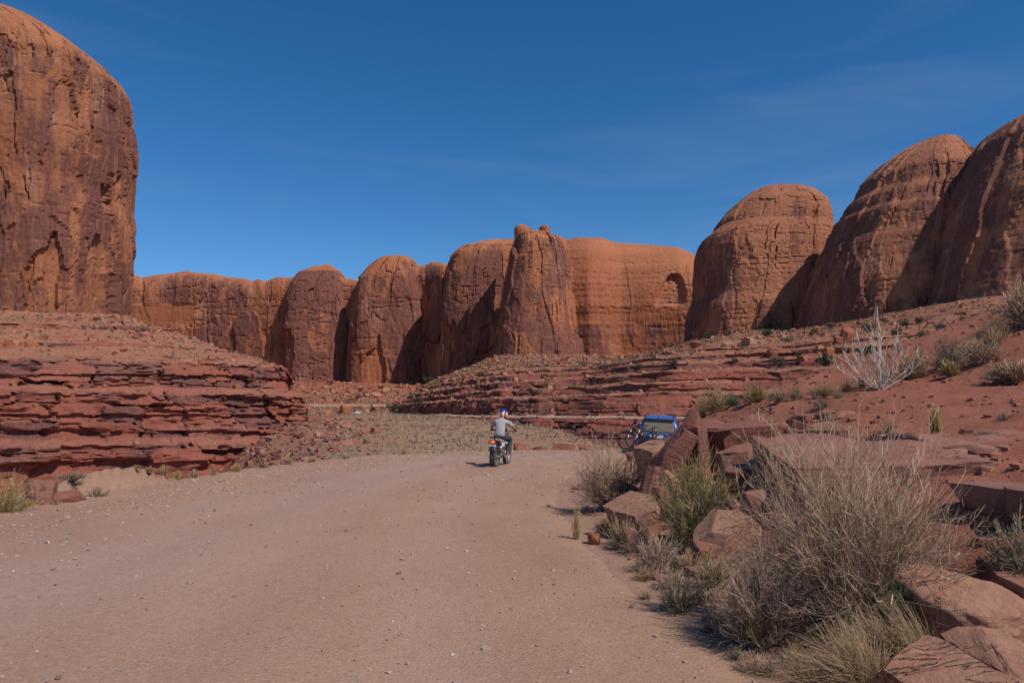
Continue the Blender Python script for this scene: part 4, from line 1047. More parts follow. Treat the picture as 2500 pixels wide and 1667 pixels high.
def shrub_meshes(seed, R, H, n_main, n_twig, n_let, lean=(0, 0), low=0.05, r_main=0.005, r_twig=0.0022, straight=0.5, base_r=0.10):
    """branches and twigs of a rounded twiggy shrub of radius R and height H"""
    rs = np.random.RandomState(seed)
    az = rs.uniform(0, 6.283, n_main); el = np.arcsin(rs.uniform(low, 1.0, n_main))
    rr = rs.uniform(0.72, 1.05, n_main) * (1 + 0.16 * np.sin(az * 3 + seed) + 0.10 * np.sin(az * 5 + 2 * seed))
    tgt = np.stack([R * np.cos(el) * np.cos(az) * rr + lean[0] * R, R * np.cos(el) * np.sin(az) * rr + lean[1] * R, H * np.sin(el) * rr], -1)
    base = np.stack([rs.normal(0, base_r * R, n_main), rs.normal(0, base_r * R, n_main), np.full(n_main, -0.03)], -1)
    ctl = base + (tgt - base) * rs.uniform(0.35, 0.6, (n_main, 1)) + np.stack([np.zeros(n_main), np.zeros(n_main), (rs.uniform(-0.10, 0.22, n_main) + 0.1 * straight) * H], -1) + rs.normal(0, 0.07 * R, (n_main, 3))
    main = bez(base, ctl, tgt, 7) + np.concatenate([np.zeros((n_main, 1, 3)), rs.normal(0, 0.012 * R, (n_main, 6, 3))], 1)
    # twigs off the branches
    m_i = np.repeat(np.arange(n_main), n_twig); nt = len(m_i)
    t = rs.uniform(0.22, 0.98, nt) * 6; k = np.clip(t.astype(int), 0, 5); f = (t - k)[:, None]
    p0 = main[m_i, k] * (1 - f) + main[m_i, k + 1] * f
    tan = main[m_i, k + 1] - main[m_i, k]; tan /= np.linalg.norm(tan, axis=1)[:, None] + 1e-9
    d = tan * rs.uniform(0.7, 1.1, (nt, 1)) + rs.normal(0, 0.42, (nt, 3)) + np.array([0, 0, 0.32])
    d /= np.linalg.norm(d, axis=1)[:, None]
    L = rs.uniform(0.14, 0.40, (nt, 1)) * (R + H) * 0.5
    mid = p0 + d * L * 0.5 + rs.normal(0, 0.03 * R, (nt, 3)); end = p0 + d * L + np.array([0, 0, 0.06]) * L
    end[:, 2] = np.maximum(end[:, 2], 0.01)
    tw = bez(p0, mid, end, 4)
    paths2 = [tw]
    if n_let:
        t_i = np.repeat(np.arange(nt), n_let); nl = len(t_i)
        u = rs.uniform(0.3, 1.0, (nl, 1))
        q0 = tw[t_i, 1] * (1 - u) + tw[t_i, 3] * u
        dd = (tw[t_i, 3] - tw[t_i, 1]); dd /= np.linalg.norm(dd, axis=1)[:, None] + 1e-9
        dd = dd + rs.normal(0, 0.45, (nl, 3)) + np.array([0, 0, 0.25]); dd /= np.linalg.norm(dd, axis=1)[:, None]
        LL = rs.uniform(0.05, 0.14, (nl, 1)) * (R + H) * 0.5
        lt = bez(q0, q0 + dd * LL * 0.5, q0 + dd * LL, 4)[:, [0, 2, 3]]
        paths2.append(lt)
    tip = lambda V: np.clip(V[:, 2] / H, 0, 1)
    br = strand_mesh('branches', main, r_main, r_main * 0.35, rs, 4, tip)
    ms_ = [strand_arrays(pz, r_twig * kz, r_twig * 0.55 * kz, rs, 3) for pz, kz in zip(paths2, (1.0, 0.8))]
    off = 0; VV, FF, RR = [], [], []
    for V_, F_, r_ in ms_: VV.append(V_); FF.append(F_ + off); RR.append(r_); off += len(V_)
    VV = np.concatenate(VV); twm = mesh_np('twigs', VV, np.concatenate(FF), {'rnd': np.concatenate(RR), 'tip': tip(VV)})
    return br, twm

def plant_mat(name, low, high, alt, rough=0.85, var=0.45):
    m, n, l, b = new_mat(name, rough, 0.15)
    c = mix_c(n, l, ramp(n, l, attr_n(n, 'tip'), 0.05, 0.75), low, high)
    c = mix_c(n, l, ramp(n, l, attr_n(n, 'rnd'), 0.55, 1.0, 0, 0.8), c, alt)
    rn = n.new('ShaderNodeMath'); rn.operation = 'FRACT'
    l.new(math_n(n, l, 'MULTIPLY', attr_n(n, 'rnd'), 7.31), rn.inputs[0])
    c = mix_c(n, l, 1.0, c, ramp_rgb(n, l, rn.outputs[0], 0, 1, 1 - var, 1 + var), 'MULTIPLY')
    l.new(c, b.inputs['Base Color'])
    return m
PM = {}
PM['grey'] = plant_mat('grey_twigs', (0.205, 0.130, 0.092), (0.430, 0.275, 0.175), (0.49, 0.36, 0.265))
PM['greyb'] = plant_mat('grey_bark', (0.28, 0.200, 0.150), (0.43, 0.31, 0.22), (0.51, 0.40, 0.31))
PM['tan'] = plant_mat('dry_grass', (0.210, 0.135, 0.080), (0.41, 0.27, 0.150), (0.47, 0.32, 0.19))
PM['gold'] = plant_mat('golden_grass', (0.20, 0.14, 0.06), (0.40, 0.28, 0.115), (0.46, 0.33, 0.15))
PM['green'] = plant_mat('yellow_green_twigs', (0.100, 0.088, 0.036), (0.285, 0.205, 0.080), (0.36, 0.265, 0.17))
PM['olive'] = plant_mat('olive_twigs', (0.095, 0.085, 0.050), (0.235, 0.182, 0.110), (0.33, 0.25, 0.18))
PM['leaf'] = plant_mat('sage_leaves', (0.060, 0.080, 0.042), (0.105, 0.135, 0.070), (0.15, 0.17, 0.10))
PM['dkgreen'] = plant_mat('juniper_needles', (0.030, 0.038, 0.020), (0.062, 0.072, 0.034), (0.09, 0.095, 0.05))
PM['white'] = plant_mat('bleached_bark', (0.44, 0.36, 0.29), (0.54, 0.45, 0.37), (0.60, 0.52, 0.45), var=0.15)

_SH = {}
def own_mat(o, mat):
    o.material_slots[0].link = 'OBJECT'; o.material_slots[0].material = mat
    return o
def shrub(name, pos, R, H, style, label, cat='shrub', seed=1, n=(60, 9, 1), group=None, rot=0.0, **kw):
    """thing with the parts branches and twigs; alike shrubs share meshes scaled to size"""
    key = (seed, n, tuple(sorted(kw.items())))
    bm_, tm_ = ('greyb', style) if style in ('grey', 'olive', 'green') else (style, style)
    if key not in _SH:
        k = max(0.6, (R + H) * 0.5)
        br, tw = shrub_meshes(seed, R, H, n[0], n[1], n[2], **kw)
        br.materials.append(PM['grey']); tw.materials.append(PM['grey'])
        _SH[key] = (br, tw, R, H)
    br, tw, R0, H0 = _SH[key]
    e = empty(name, pos, (0, 0, rot))
    e.scale = (R / R0, R / R0, H / H0)
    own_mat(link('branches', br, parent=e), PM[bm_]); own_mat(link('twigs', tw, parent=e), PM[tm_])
    props(e, label, cat, group)
    return e

def tuft_mesh(seed, R, H, n, r=0.0022, lean=(0, 0), K=5, spread=1.0):
    rs = np.random.RandomState(seed)
    az = rs.uniform(0, 6.283, n); sp = np.abs(rs.normal(0, 0.55, n)) * spread
    h = H * rs.uniform(0.45, 1.05, n)
    base = np.stack([rs.normal(0, 0.13 * R, n), rs.normal(0, 0.13 * R, n), np.full(n, -0.02)], -1)
    out = np.stack([np.cos(az) * sp * R + lean[0] * h, np.sin(az) * sp * R + lean[1] * h, np.zeros(n)], -1)
    tgt = base + out + np.stack([np.zeros(n), np.zeros(n), h * np.clip(1.05 - 0.5 * sp, 0.2, 1)], -1)
    ctl = base + out * 0.28 + np.stack([np.zeros(n), np.zeros(n), h * 0.62], -1)
    p = bez(base, ctl, tgt, K) + np.concatenate([np.zeros((n, 1, 3)), rs.normal(0, 0.010 * R, (n, K - 1, 3))], 1)
    return strand_mesh('blades', p, r, r * 0.35, rs, 3, lambda V: np.clip(V[:, 2] / H, 0, 1))

_TU = {}
def tuft(name, pos, R, H, style, label, cat='grass', seed=1, n=150, group=None, rot=0.0, **kw):
    key = (seed, n, tuple(sorted(kw.items())))
    if key not in _TU:
        me = tuft_mesh(seed, R, H, n, **kw); me.materials.append(PM['tan']); _TU[key] = (me, R, H)
    me, R0, H0 = _TU[key]
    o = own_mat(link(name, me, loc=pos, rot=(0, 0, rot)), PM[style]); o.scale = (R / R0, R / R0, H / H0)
    props(o, label, cat, group)
    return o

def px_shrub(name, x0, x1, ytop, ybase, style, label, Y=None, kind='shrub', **kw):
    cx = (x0 + x1) / 2
    p = hit(cx, ybase) if Y is None else np.array([xat(cx, Y, ybase), Y, land_h(xat(cx, Y, ybase), Y)])
    m = pxm(p[1])
    R, H = (x1 - x0) * m / 2, (ybase - ytop) * m
    p = p + np.array([0, R * 0.35, 0]); p[2] = land_h(p[0], p[1])
    H = max(0.1, at(cx, ytop, p[1])[2] - p[2])
    fn = shrub if kind == 'shrub' else tuft
    return fn(name, tuple(p), R, H, style, label, **kw)

# the big grey shrub: branches, twigs, golden stems, green tuft at its heart
BIG = px_shrub('rabbitbrush', 1838, 2410, 1076, 1540, 'grey', 'big grey twiggy shrub spreading over the right bank', seed=101, n=(230, 14, 3), r_main=0.0052, r_twig=0.0019, base_r=0.13, low=0.0)
_rs = np.random.RandomState(3)
_R, _H = 1.05, 1.3
nb = 9
az = _rs.uniform(0, 6.28, nb)
gp = bez(np.stack([_rs.normal(0, .05, nb), _rs.normal(0, .05, nb) - 0.25, np.zeros(nb)], -1), np.stack([np.cos(az) * .15, np.sin(az) * .1 - 0.35, np.full(nb, .5)], -1), np.stack([np.cos(az) * .5, np.sin(az) * .3 - 0.45, _rs.uniform(.6, 1.1, nb)], -1), 7)
gp = gp + np.concatenate([np.zeros((nb, 1, 3)), _rs.normal(0, .012, (nb, 6, 3))], 1)
link('golden_stems', strand_mesh('golden_stems', gp, 0.006, 0.003, _rs, 5), PM['gold'], BIG)
nb = 26
az = _rs.uniform(0, 6.28, nb)
wp = bez(np.stack([_rs.normal(0, .1, nb), _rs.normal(0, .1, nb) - 0.1, np.full(nb, .02)], -1), np.stack([np.cos(az) * .5, np.sin(az) * .45 - .2, _rs.uniform(.15, .5, nb)], -1), np.stack([np.cos(az) * .72, np.sin(az) * .6 - .2, _rs.uniform(.10, .55, nb)], -1), 9)
wp = wp + np.concatenate([np.zeros((nb, 1, 3)), _rs.normal(0, .02, (nb, 8, 3))], 1)
link('dead_limbs', strand_mesh('dead_limbs', wp, 0.0075, 0.003, _rs, 5), PM['greyb'], BIG)
gt = tuft_mesh(9, 0.26, 0.28, 260, r=0.003)
link('green_leaves', gt, PM['leaf'], BIG, loc=(0.12, -0.55, 0.12))

px_shrub('rabbitbrush', 1745, 2010, 1340, 1590, 'grey', 'low sprawling grey shrub on the road side of the big one', seed=100, n=(120, 13, 2), r_main=0.005, r_twig=0.0019, low=0.0)
px_shrub('rabbitbrush', 1398, 1588, 1092, 1246, 'grey', 'rounded grey shrub on the road edge at the bend', seed=102, n=(110, 12, 2), r_main=0.006, r_twig=0.0032, low=0.02)
px_shrub('rabbitbrush', 1606, 1806, 1112, 1318, 'green', 'yellow-green shrub in front of the rock blocks', seed=103, n=(110, 13, 2), r_main=0.005, r_twig=0.003, low=0.04)
px_shrub('rabbitbrush', 1805, 1915, 1014, 1108, 'grey', 'airy grey shrub against the flat-topped boulder', seed=104, n=(60, 10, 2), r_main=0.005, r_twig=0.003)
px_shrub('rabbitbrush', 1972, 2094, 1030, 1096, 'olive', 'low olive shrub on the pinkish slab', seed=105, n=(60, 10, 2), r_main=0.005, r_twig=0.003)
px_shrub('blackbrush', 2432, 2600, 1262, 1420, 'olive', 'dark low shrub at the right edge above the tan boulder', seed=106, n=(70, 9, 2), r_twig=0.0022)
px_shrub('rabbitbrush', 1468, 1588, 1248, 1338, 'tan', 'small tan shrub beside the round orange stone', seed=107, n=(55, 8, 1), r_twig=0.0026)
px_shrub('rabbitbrush', 1548, 1660, 1300, 1398, 'grey', 'small grey shrub right of the small tan shrub', seed=108, n=(55, 8, 1), r_twig=0.0024)
px_shrub('blackbrush', 1600, 1712, 1400, 1492, 'olive', 'green-grey low shrub left of the big shrub', seed=109, n=(55, 8, 1), r_twig=0.0022)
px_shrub('rabbitbrush', 1690, 1810, 1345, 1440, 'green', 'small green shrub close to the big shrub', seed=110, n=(50, 9, 2), r_twig=0.0022)
px_shrub('grass_clump', 1965, 2330, 1500, 1690, 'tan', 'wide clump of dry grass under the big shrub at the bottom', kind='tuft', seed=111, n=1200, r=0.0018, lean=(-0.25, 0), spread=1.15, Y=4.45)
px_shrub('grass_clump', 2140, 2420, 1440, 1640, 'tan', 'dry grass stems in front of the big tan boulder', kind='tuft', seed=112, n=420, r=0.0014, lean=(-0.35, 0), spread=0.9, Y=4.7)
px_shrub('grass_clump', 1900, 2110, 1560, 1680, 'tan', 'dry grass spilling towards the road at the bottom edge', kind='tuft', seed=121, n=700, r=0.0016, lean=(-0.3, 0), spread=1.3, Y=4.6)
px_shrub('grass_clump', 2080, 2290, 1470, 1600, 'tan', 'dry grass between the big shrub and the tan boulder', kind='tuft', seed=122, n=600, r=0.0016, lean=(-0.3, 0), spread=1.2, Y=4.9)
px_shrub('grass_clump', 2330, 2480, 1560, 1640, 'leaf', 'sparse green herbs under the overhang of the tan boulder', kind='tuft', seed=113, n=150, r=0.0016, Y=4.5)
px_shrub('grass_clump', 1640, 1700, 1250, 1335, 'gold', 'upright straw tuft below the yellow-green shrub', kind='tuft', seed=114, n=90, spread=0.5, r=0.003)
px_shrub('grass_clump', 1384, 1432, 1228, 1316, 'gold', 'golden dry stems on the road edge', kind='tuft', seed=115, n=90, spread=0.8, r=0.003)
px_shrub('grass_clump', 2258, 2324, 980, 1062, 'gold', 'golden grass tuft on the red soil above the bench', kind='tuft', seed=116, n=190, r=0.004, spread=0.6)
px_shrub('grass_clump', 2140, 2200, 1022, 1066, 'olive', 'grey-green sprawling herb left of the golden tuft', kind='tuft', seed=117, n=110, r=0.003, spread=1.2)
px_shrub('grass_clump', 2120, 2160, 1040, 1070, 'leaf', 'small green herb by the low olive shrub', kind='tuft', seed=118, n=80, r=0.003, spread=1.2)
px_shrub('grass_clump', 2370, 2460, 1046, 1064, 'leaf', 'flat green herb right of the golden tuft', kind='tuft', seed=119, n=70, r=0.003, spread=1.3)
px_shrub('blackbrush', 2430, 2495, 1000, 1026, 'grey', 'grey low twiggy plant near the right edge of the red slope', seed=120, n=(30, 7, 1), r_twig=0.003)
# row along the crest of the bank
crest = [(1700, 1800, 944, 1005, 'tan', 'low tan brush at the left end of the bank crest'), (1812, 1886, 938, 985, 'gold', 'golden brush on the bank crest'), (1880, 1925, 950, 985, 'grey', 'grey brush next to the golden brush on the crest'),
         (1925, 1968, 946, 978, 'olive', 'dark olive bush on the crest left of the sapling'), (1975, 2062, 940, 974, 'tan', 'tan brush on the crest near the sapling'),
         (2200, 2275, 862, 925, 'tan', 'tan shrub just right of the sapling'), (2286, 2372, 826, 902, 'olive', 'dense olive shrub on the upper slope'),
         (2345, 2462, 830, 890, 'grey', 'grey shrub behind the dense olive one'), (2296, 2350, 880, 920, 'gold', 'orange-tan tuft below the dense olive shrub'),
         (2392, 2482, 772, 836, 'tan', 'orange-tan shrub high on the upper slope'), (2452, 2600, 690, 800, 'grey', 'tall grey shrub on the skyline at the right edge'),
         (2430, 2560, 880, 930, 'grey', 'grey sprawling shrub on the upper slope at the right edge'), (1985, 2035, 968, 1000, 'olive', 'small olive bush below the crest'), (1770, 1812, 965, 992, 'leaf', 'small green bush at the left end of the crest')]
for i, (a, b_, t, c, st, lb) in enumerate(crest):
    px_shrub('rabbitbrush' if st != 'olive' else 'blackbrush', a, b_, t, c, st, lb, seed=130 + i % 3, n=(70, 10, 1), r_main=0.006, r_twig=0.0048, rot=i * 1.3, group='shrubs along the bank crest')
# outer edge of the road, left
px_shrub('rabbitbrush', -50, 62, 1158, 1252, 'gold', 'golden shrub at the far left road edge', seed=141, n=(70, 9, 1), r_twig=0.003)
px_shrub('rabbitbrush', 40, 130, 1160, 1192, 'green', 'low greenish brush behind the golden shrub on the left', seed=142, n=(60, 10, 1), r_twig=0.004)
px_shrub('rabbitbrush', 128, 200, 1176, 1204, 'olive', 'low olive brush behind the pink boulder', seed=143, n=(60, 10, 1), r_twig=0.004)
px_shrub('blackbrush', 205, 260, 1186, 1212, 'olive', 'small grey-green brush on the left road berm', seed=144, n=(50, 9, 1), r_twig=0.004)
el = [(330, 1180, 30, 30), (362, 1176, 34, 40), (395, 1172, 40, 42), (430, 1168, 30, 30), (470, 1162, 36, 26), (520, 1156, 30, 24), (575, 1148, 34, 26), (640, 1138, 40, 26), (700, 1130, 40, 24), (760, 1124, 40, 18), (840, 1116, 36, 16), (985, 1105, 30, 14), (60, 1236, 60, 30), (130, 1228, 50, 24)]
for i, (x, y, w, h) in enumerate(el):
    px_shrub('grass_clump', x - w / 2, x + w / 2, y - h, y + 4, 'tan' if i % 3 else 'gold', ordinal([q[0] for q in el], i) + ' dry straw grass tuft on the left road edge, counted from the left', kind='tuft', seed=150 + i % 3, n=110, r=0.005, group='grass along the left road edge', rot=i * 1.1)
gl = [(1500, 1345, 60, 40), (1560, 1400, 60, 40), (1610, 1360, 50, 40), (1650, 1400, 60, 50), (1580, 1460, 60, 34), (1690, 1480, 70, 50), (1800, 1610, 80, 40), (1880, 1650, 90, 50), (1470, 1300, 40, 30), (1730, 1540, 60, 30), (1830, 1560, 70, 40)]
for i, (x, y, w, h) in enumerate(gl):
    px_shrub('grass_clump', x - w / 2, x + w / 2, y - h, y, ['olive', 'tan', 'tan'][i % 3], ordinal([q[0] for q in gl], i) + ' short dry grass tuft at the foot of the right bank, counted from the left', kind='tuft', seed=160 + i % 3, n=130, r=0.0022, group='grass at the foot of the right bank', rot=i * 1.7, spread=1.2)

SM = [(1488, 1292, 70, 46, 'tan'), (1556, 1352, 80, 50, 'grey'), (1624, 1372, 90, 60, 'olive'), (1682, 1396, 80, 60, 'tan'), (1640, 1440, 90, 52, 'grey'), (1576, 1420, 70, 40, 'tan'), (1716, 1476, 90, 60, 'olive'), (1760, 1526, 80, 50, 'grey'), (1530, 1256, 60, 40, 'olive'), (1660, 1330, 70, 60, 'grey'), (1880, 1196, 60, 50, 'olive'), (1745, 1330, 70, 50, 'green'), (2460, 1500, 90, 60, 'olive'), (1840, 1640, 90, 44, 'grey')]
for i, (x, y, w, h, st) in enumerate(SM):
    px_shrub('low_brush', x - w / 2, x + w / 2, y - h, y, st, ordinal([q[0] for q in SM], i) + ' low brush clump on the right bank, counted from the left', seed=170 + i % 3, n=(55, 9, 1), r_main=0.003, r_twig=0.0019, rot=i * 2.1, group='low brush on the right bank')
CG = [(1716, 990, 70, 34), (1752, 984, 60, 36), (1788, 980, 60, 30), (1905, 968, 60, 24), (2075, 956, 70, 34), (2112, 948, 60, 34), (2180, 930, 60, 40), (2240, 916, 70, 44), (2300, 898, 60, 34), (2380, 868, 80, 50), (2440, 842, 80, 50), (2050, 972, 50, 20)]
for i, (x, y, w, h) in enumerate(CG):
    px_shrub('grass_clump', x - w / 2, x + w / 2, y - h, y, ['tan', 'gold', 'tan', 'olive'][i % 4], ordinal([q[0] for q in CG], i) + ' straw grass clump along the bank crest, counted from the left', kind='tuft', seed=180 + i % 3, n=170, r=0.0042, spread=1.1, rot=i * 1.9, group='straw grass along the bank crest')

# ------------------------------------------------------------------ bleached sapling
def bare_tree(name, pos, H, seed, mat, label, n_main=7, spread=0.55, thick=0.016, cat='tree', group=None, twig_n=9, parts=True):
    rs = np.random.RandomState(seed)
    az = np.arange(n_main) * 2.4 + rs.uniform(-.4, .4, n_main); sp = rs.uniform(0.1, 1, n_main) * spread * H; sp[0] = 0.02 * H
    hh = H * (1.0 - 0.62 * sp / (spread * H)) * rs.uniform(0.85, 1.02, n_main); hh[0] = H
    base = np.stack([rs.normal(0, .02, n_main), rs.normal(0, .02, n_main), np.full(n_main, -0.03)], -1)
    tgt = np.stack([np.cos(az) * sp, np.sin(az) * sp, hh], -1)
    ctl = np.stack([np.cos(az) * sp * .75, np.sin(az) * sp * .75, hh * .42], -1)
    main = bez(base, ctl, tgt, 10) + np.concatenate([np.zeros((n_main, 1, 3)), rs.normal(0, .006 * H, (n_main, 9, 3))], 1)
    mi = np.repeat(np.arange(n_main), twig_n); nt = len(mi)
    t = rs.uniform(.2, .97, nt) * 9; k = np.clip(t.astype(int), 0, 8); f = (t - k)[:, None]
    p0 = main[mi, k] * (1 - f) + main[mi, k + 1] * f
    tan = main[mi, k + 1] - main[mi, k]; tan /= np.linalg.norm(tan, axis=1)[:, None]
    d = tan + rs.normal(0, .45, (nt, 3)); d[:, 2] = np.abs(d[:, 2]) + .25; d /= np.linalg.norm(d, axis=1)[:, None]
    L = rs.uniform(.06, .22, (nt, 1)) * H
    tw = bez(p0, p0 + d * L * .5 + rs.normal(0, .01 * H, (nt, 3)), p0 + d * L + np.array([0, 0, .03 * H]), 5)
    e = empty(name, pos)
    b1 = strand_mesh('trunk', main[:1], thick, thick * .3, rs, 6); b2 = strand_mesh('limbs', main[1:], thick * .75, thick * .25, rs, 5); b3 = strand_mesh('twigs', tw, thick * .34, thick * .16, rs, 3)
    for nm, me in (('trunk', b1), ('limbs', b2), ('twigs', b3)): link(nm, me, PM[mat], e)
    props(e, label, cat, group)
    return e
p = hit(2148, 952)
bare_tree('sapling', tuple(p), at(2150, 768, p[1])[2] - p[2], 3, 'white', 'bleached leafless sapling standing on the red slope', n_main=20, spread=0.60, thick=0.022, twig_n=12)
# grey winter trees and a green bush on the canyon floor
BT = [(800, 300, 26), (824, 312, 22), (884, 298, 30), (905, 318, 24), (930, 305, 20), (960, 315, 18)]
for i, (px, Y, hpx) in enumerate(BT):
    x = xat(px, Y)
    bare_tree('bare_tree', (x, Y, land_h(x, Y)), hpx * pxm(Y) * 1.35, 20 + i, 'grey', ordinal([q[0] for q in BT], i) + ' grey leafless tree on the distant canyon floor, counted from the left', n_main=14, spread=0.6, thick=0.10, twig_n=10, group='leafless trees on the canyon floor')

# ------------------------------------------------------------------ far bushes
def clump_mesh(name, seed, n=130, elong=1.0):
    """ragged leafy bush, radius 1, made of small leaf blades in uneven lobes"""
    rs = np.random.RandomState(seed)
    lob = np.stack([rs.normal(0, .38, 7), rs.normal(0, .38, 7), rs.uniform(.25, .85, 7) * elong], -1)
    li = rs.randint(0, 7, n)
    c = lob[li] + rs.normal(0, .20, (n, 3)); c[:, 2] = np.abs(c[:, 2])
    d = rs.normal(0, 1, (n, 3)) + np.array([0, 0, .6]); d /= np.linalg.norm(d, axis=1)[:, None]
    s = np.cross(d, rs.normal(size=(n, 3))); s /= np.linalg.norm(s, axis=1)[:, None]
    L = rs.uniform(.07, .16, (n, 1)); w = L * .45
    V = np.stack([c - d * L * .4, c + s * w, c + d * L, c - s * w], 1).reshape(-1, 3)
    F = np.arange(n * 4).reshape(-1, 4)
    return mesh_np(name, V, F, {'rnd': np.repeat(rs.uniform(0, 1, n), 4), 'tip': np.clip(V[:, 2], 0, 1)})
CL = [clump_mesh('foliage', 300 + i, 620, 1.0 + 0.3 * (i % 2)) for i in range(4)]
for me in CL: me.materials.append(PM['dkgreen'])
jun = [(1985, 722), (2430, 774), (2300, 806), (2120, 812), (1990, 820), (1925, 838), (1872, 822), (2205, 800), (2450, 800), (2040, 830), (1830, 836), (1776, 820), (1790, 884), (1640, 900), (1950, 872), (2190, 822), (2260, 832), (2350, 808), (1875, 800), (1735, 830), (1600, 884), (1560, 905), (2030, 800), (2160, 790), (2245, 790), (2380, 800), (2320, 826), (2110, 866), (2010, 898), (1900, 902)]
tr_ = plain('juniper_bark', (0.12, 0.085, 0.065), 0.9)
tme = strand_mesh('stem', bez(np.array([[0, 0, -.1]]), np.array([[.05, 0, .3]]), np.array([[0, .05, .7]]), 5), .08, .03, np.random.RandomState(1), 5); tme.materials.append(tr_)
for i, (px, py) in enumerate(jun):
    q = on_slope(LEDP_M, px, py)
    e = empty('juniper_bush', tuple(q), (0, 0, i * 1.9)); r = random.uniform(0.9, 1.9) * np.clip(q[1] / 190, .6, 1.4); e.scale = (r * 1.05, r * 1.05, r * random.uniform(.8, 1.25))
    link('foliage', CL[i % 4], parent=e); link('stem', tme, parent=e)
    props(e, ordinal([q_[0] for q_ in jun], i) + ' dark green juniper bush on the talus below the domes, counted from the left', 'bush', 'juniper bushes on the talus')
for px, Y, r, lb in [(930, 262, 2.2, 'dark green bush at the left tip of the middle ledges'), (1040, 215, 1.6, 'dark green bush on the slope above the middle ledges'), (1020, 190, 1.3, 'small green bush in front of the middle ledges')]:
    q = on_slope(LEDP_M, px, 985 if px < 1000 else 928 if px > 1030 else 1000)
    e = empty('juniper_bush', tuple(q)); e.scale = (r, r, r * 1.2)
    link('foliage', CL[1], parent=e); link('stem', tme, parent=e); props(e, lb, 'bush')

def brush(name, pts, sizes, mat, label, seed, nl=8):
    rs = np.random.RandomState(seed)
    n = len(pts)
    c = np.asarray(pts)[:, None, :] + rs.normal(0, .32, (n, nl, 3)) * np.asarray(sizes)[:, None, None] * np.array([1, 1, .0])
    d = rs.normal(0, .75, (n, nl, 3)); d[..., 2] = np.abs(d[..., 2]) + .55; d /= np.linalg.norm(d, axis=2, keepdims=True)
    s = np.cross(d, rs.normal(size=d.shape)); s /= np.linalg.norm(s, axis=2, keepdims=True)
    L = (rs.uniform(.55, 1.1, (n, nl)) * np.asarray(sizes)[:, None])[..., None]
    V = np.stack([c - s * L * .14, c + s * L * .14, c + d * L * .8 + s * L * .13, c + d * L], 2).reshape(-1, 3)
    F = np.arange(n * nl * 4).reshape(-1, 4)
    rv = np.repeat(np.repeat(rs.uniform(0, 1, n), nl) * .7 + .3 * rs.uniform(0, 1, n * nl), 4)
    tv = np.tile(np.array([.0, .0, .8, 1.]), n * nl)
    o = link(name, mesh_np(name, V, F, {'rnd': rv, 'tip': tv}), mat)
    props(o, label, 'brush', kind='stuff')
    return o
PM['sage'] = plant_mat('sage_brush', (0.180, 0.140, 0.092), (0.320, 0.245, 0.160), (0.38, 0.285, 0.18))
n_ = 9000
ty = 40 + 115 * rs.uniform(0, 1, n_) ** 1.25; tx = rs.uniform(-0.33, 0.24, n_) * ty
tz, tdr, tdl = land_z(tx, ty)
k_ = (fbm2(tx / 9, ty / 9, 95, 3) + rs.uniform(-.5, .5, n_) > -.18) & (tdl > 2.5)
q = np.c_[tx, ty, tz][k_]
brush('brush', q, rs.uniform(.10, .30, len(q)) * np.clip(q[:, 1] / 70, .7, 1.3), PM['sage'], 'sparse dry sage brush covering the bench beyond the road', 7)
q = np.concatenate([slope_points(LEDP_M, SOIL_M, 6500, .10, 1.0), slope_points(LEDP_L, SOIL_L, 2600, .10, 1.0)])
PM['sage2'] = plant_mat('slope_brush', (0.085, 0.085, 0.055), (0.150, 0.140, 0.085), (0.22, 0.18, 0.11))
brush('brush', q, rs.uniform(.22, .60, len(q)) * np.clip(q[:, 1] / 150, .5, 1.5), PM['sage2'], 'scattered grey-green brush on the talus slopes', 8)
n_ = 900
ty = rs.uniform(262, 420, n_); tx = rs.uniform(-.28, -.05, n_) * ty; tz, _, _ = land_z(tx, ty)
brush('brush', np.c_[tx, ty, tz], rs.uniform(.5, 1.5, n_), PM['sage'], 'grey brush on the distant canyon floor', 9)
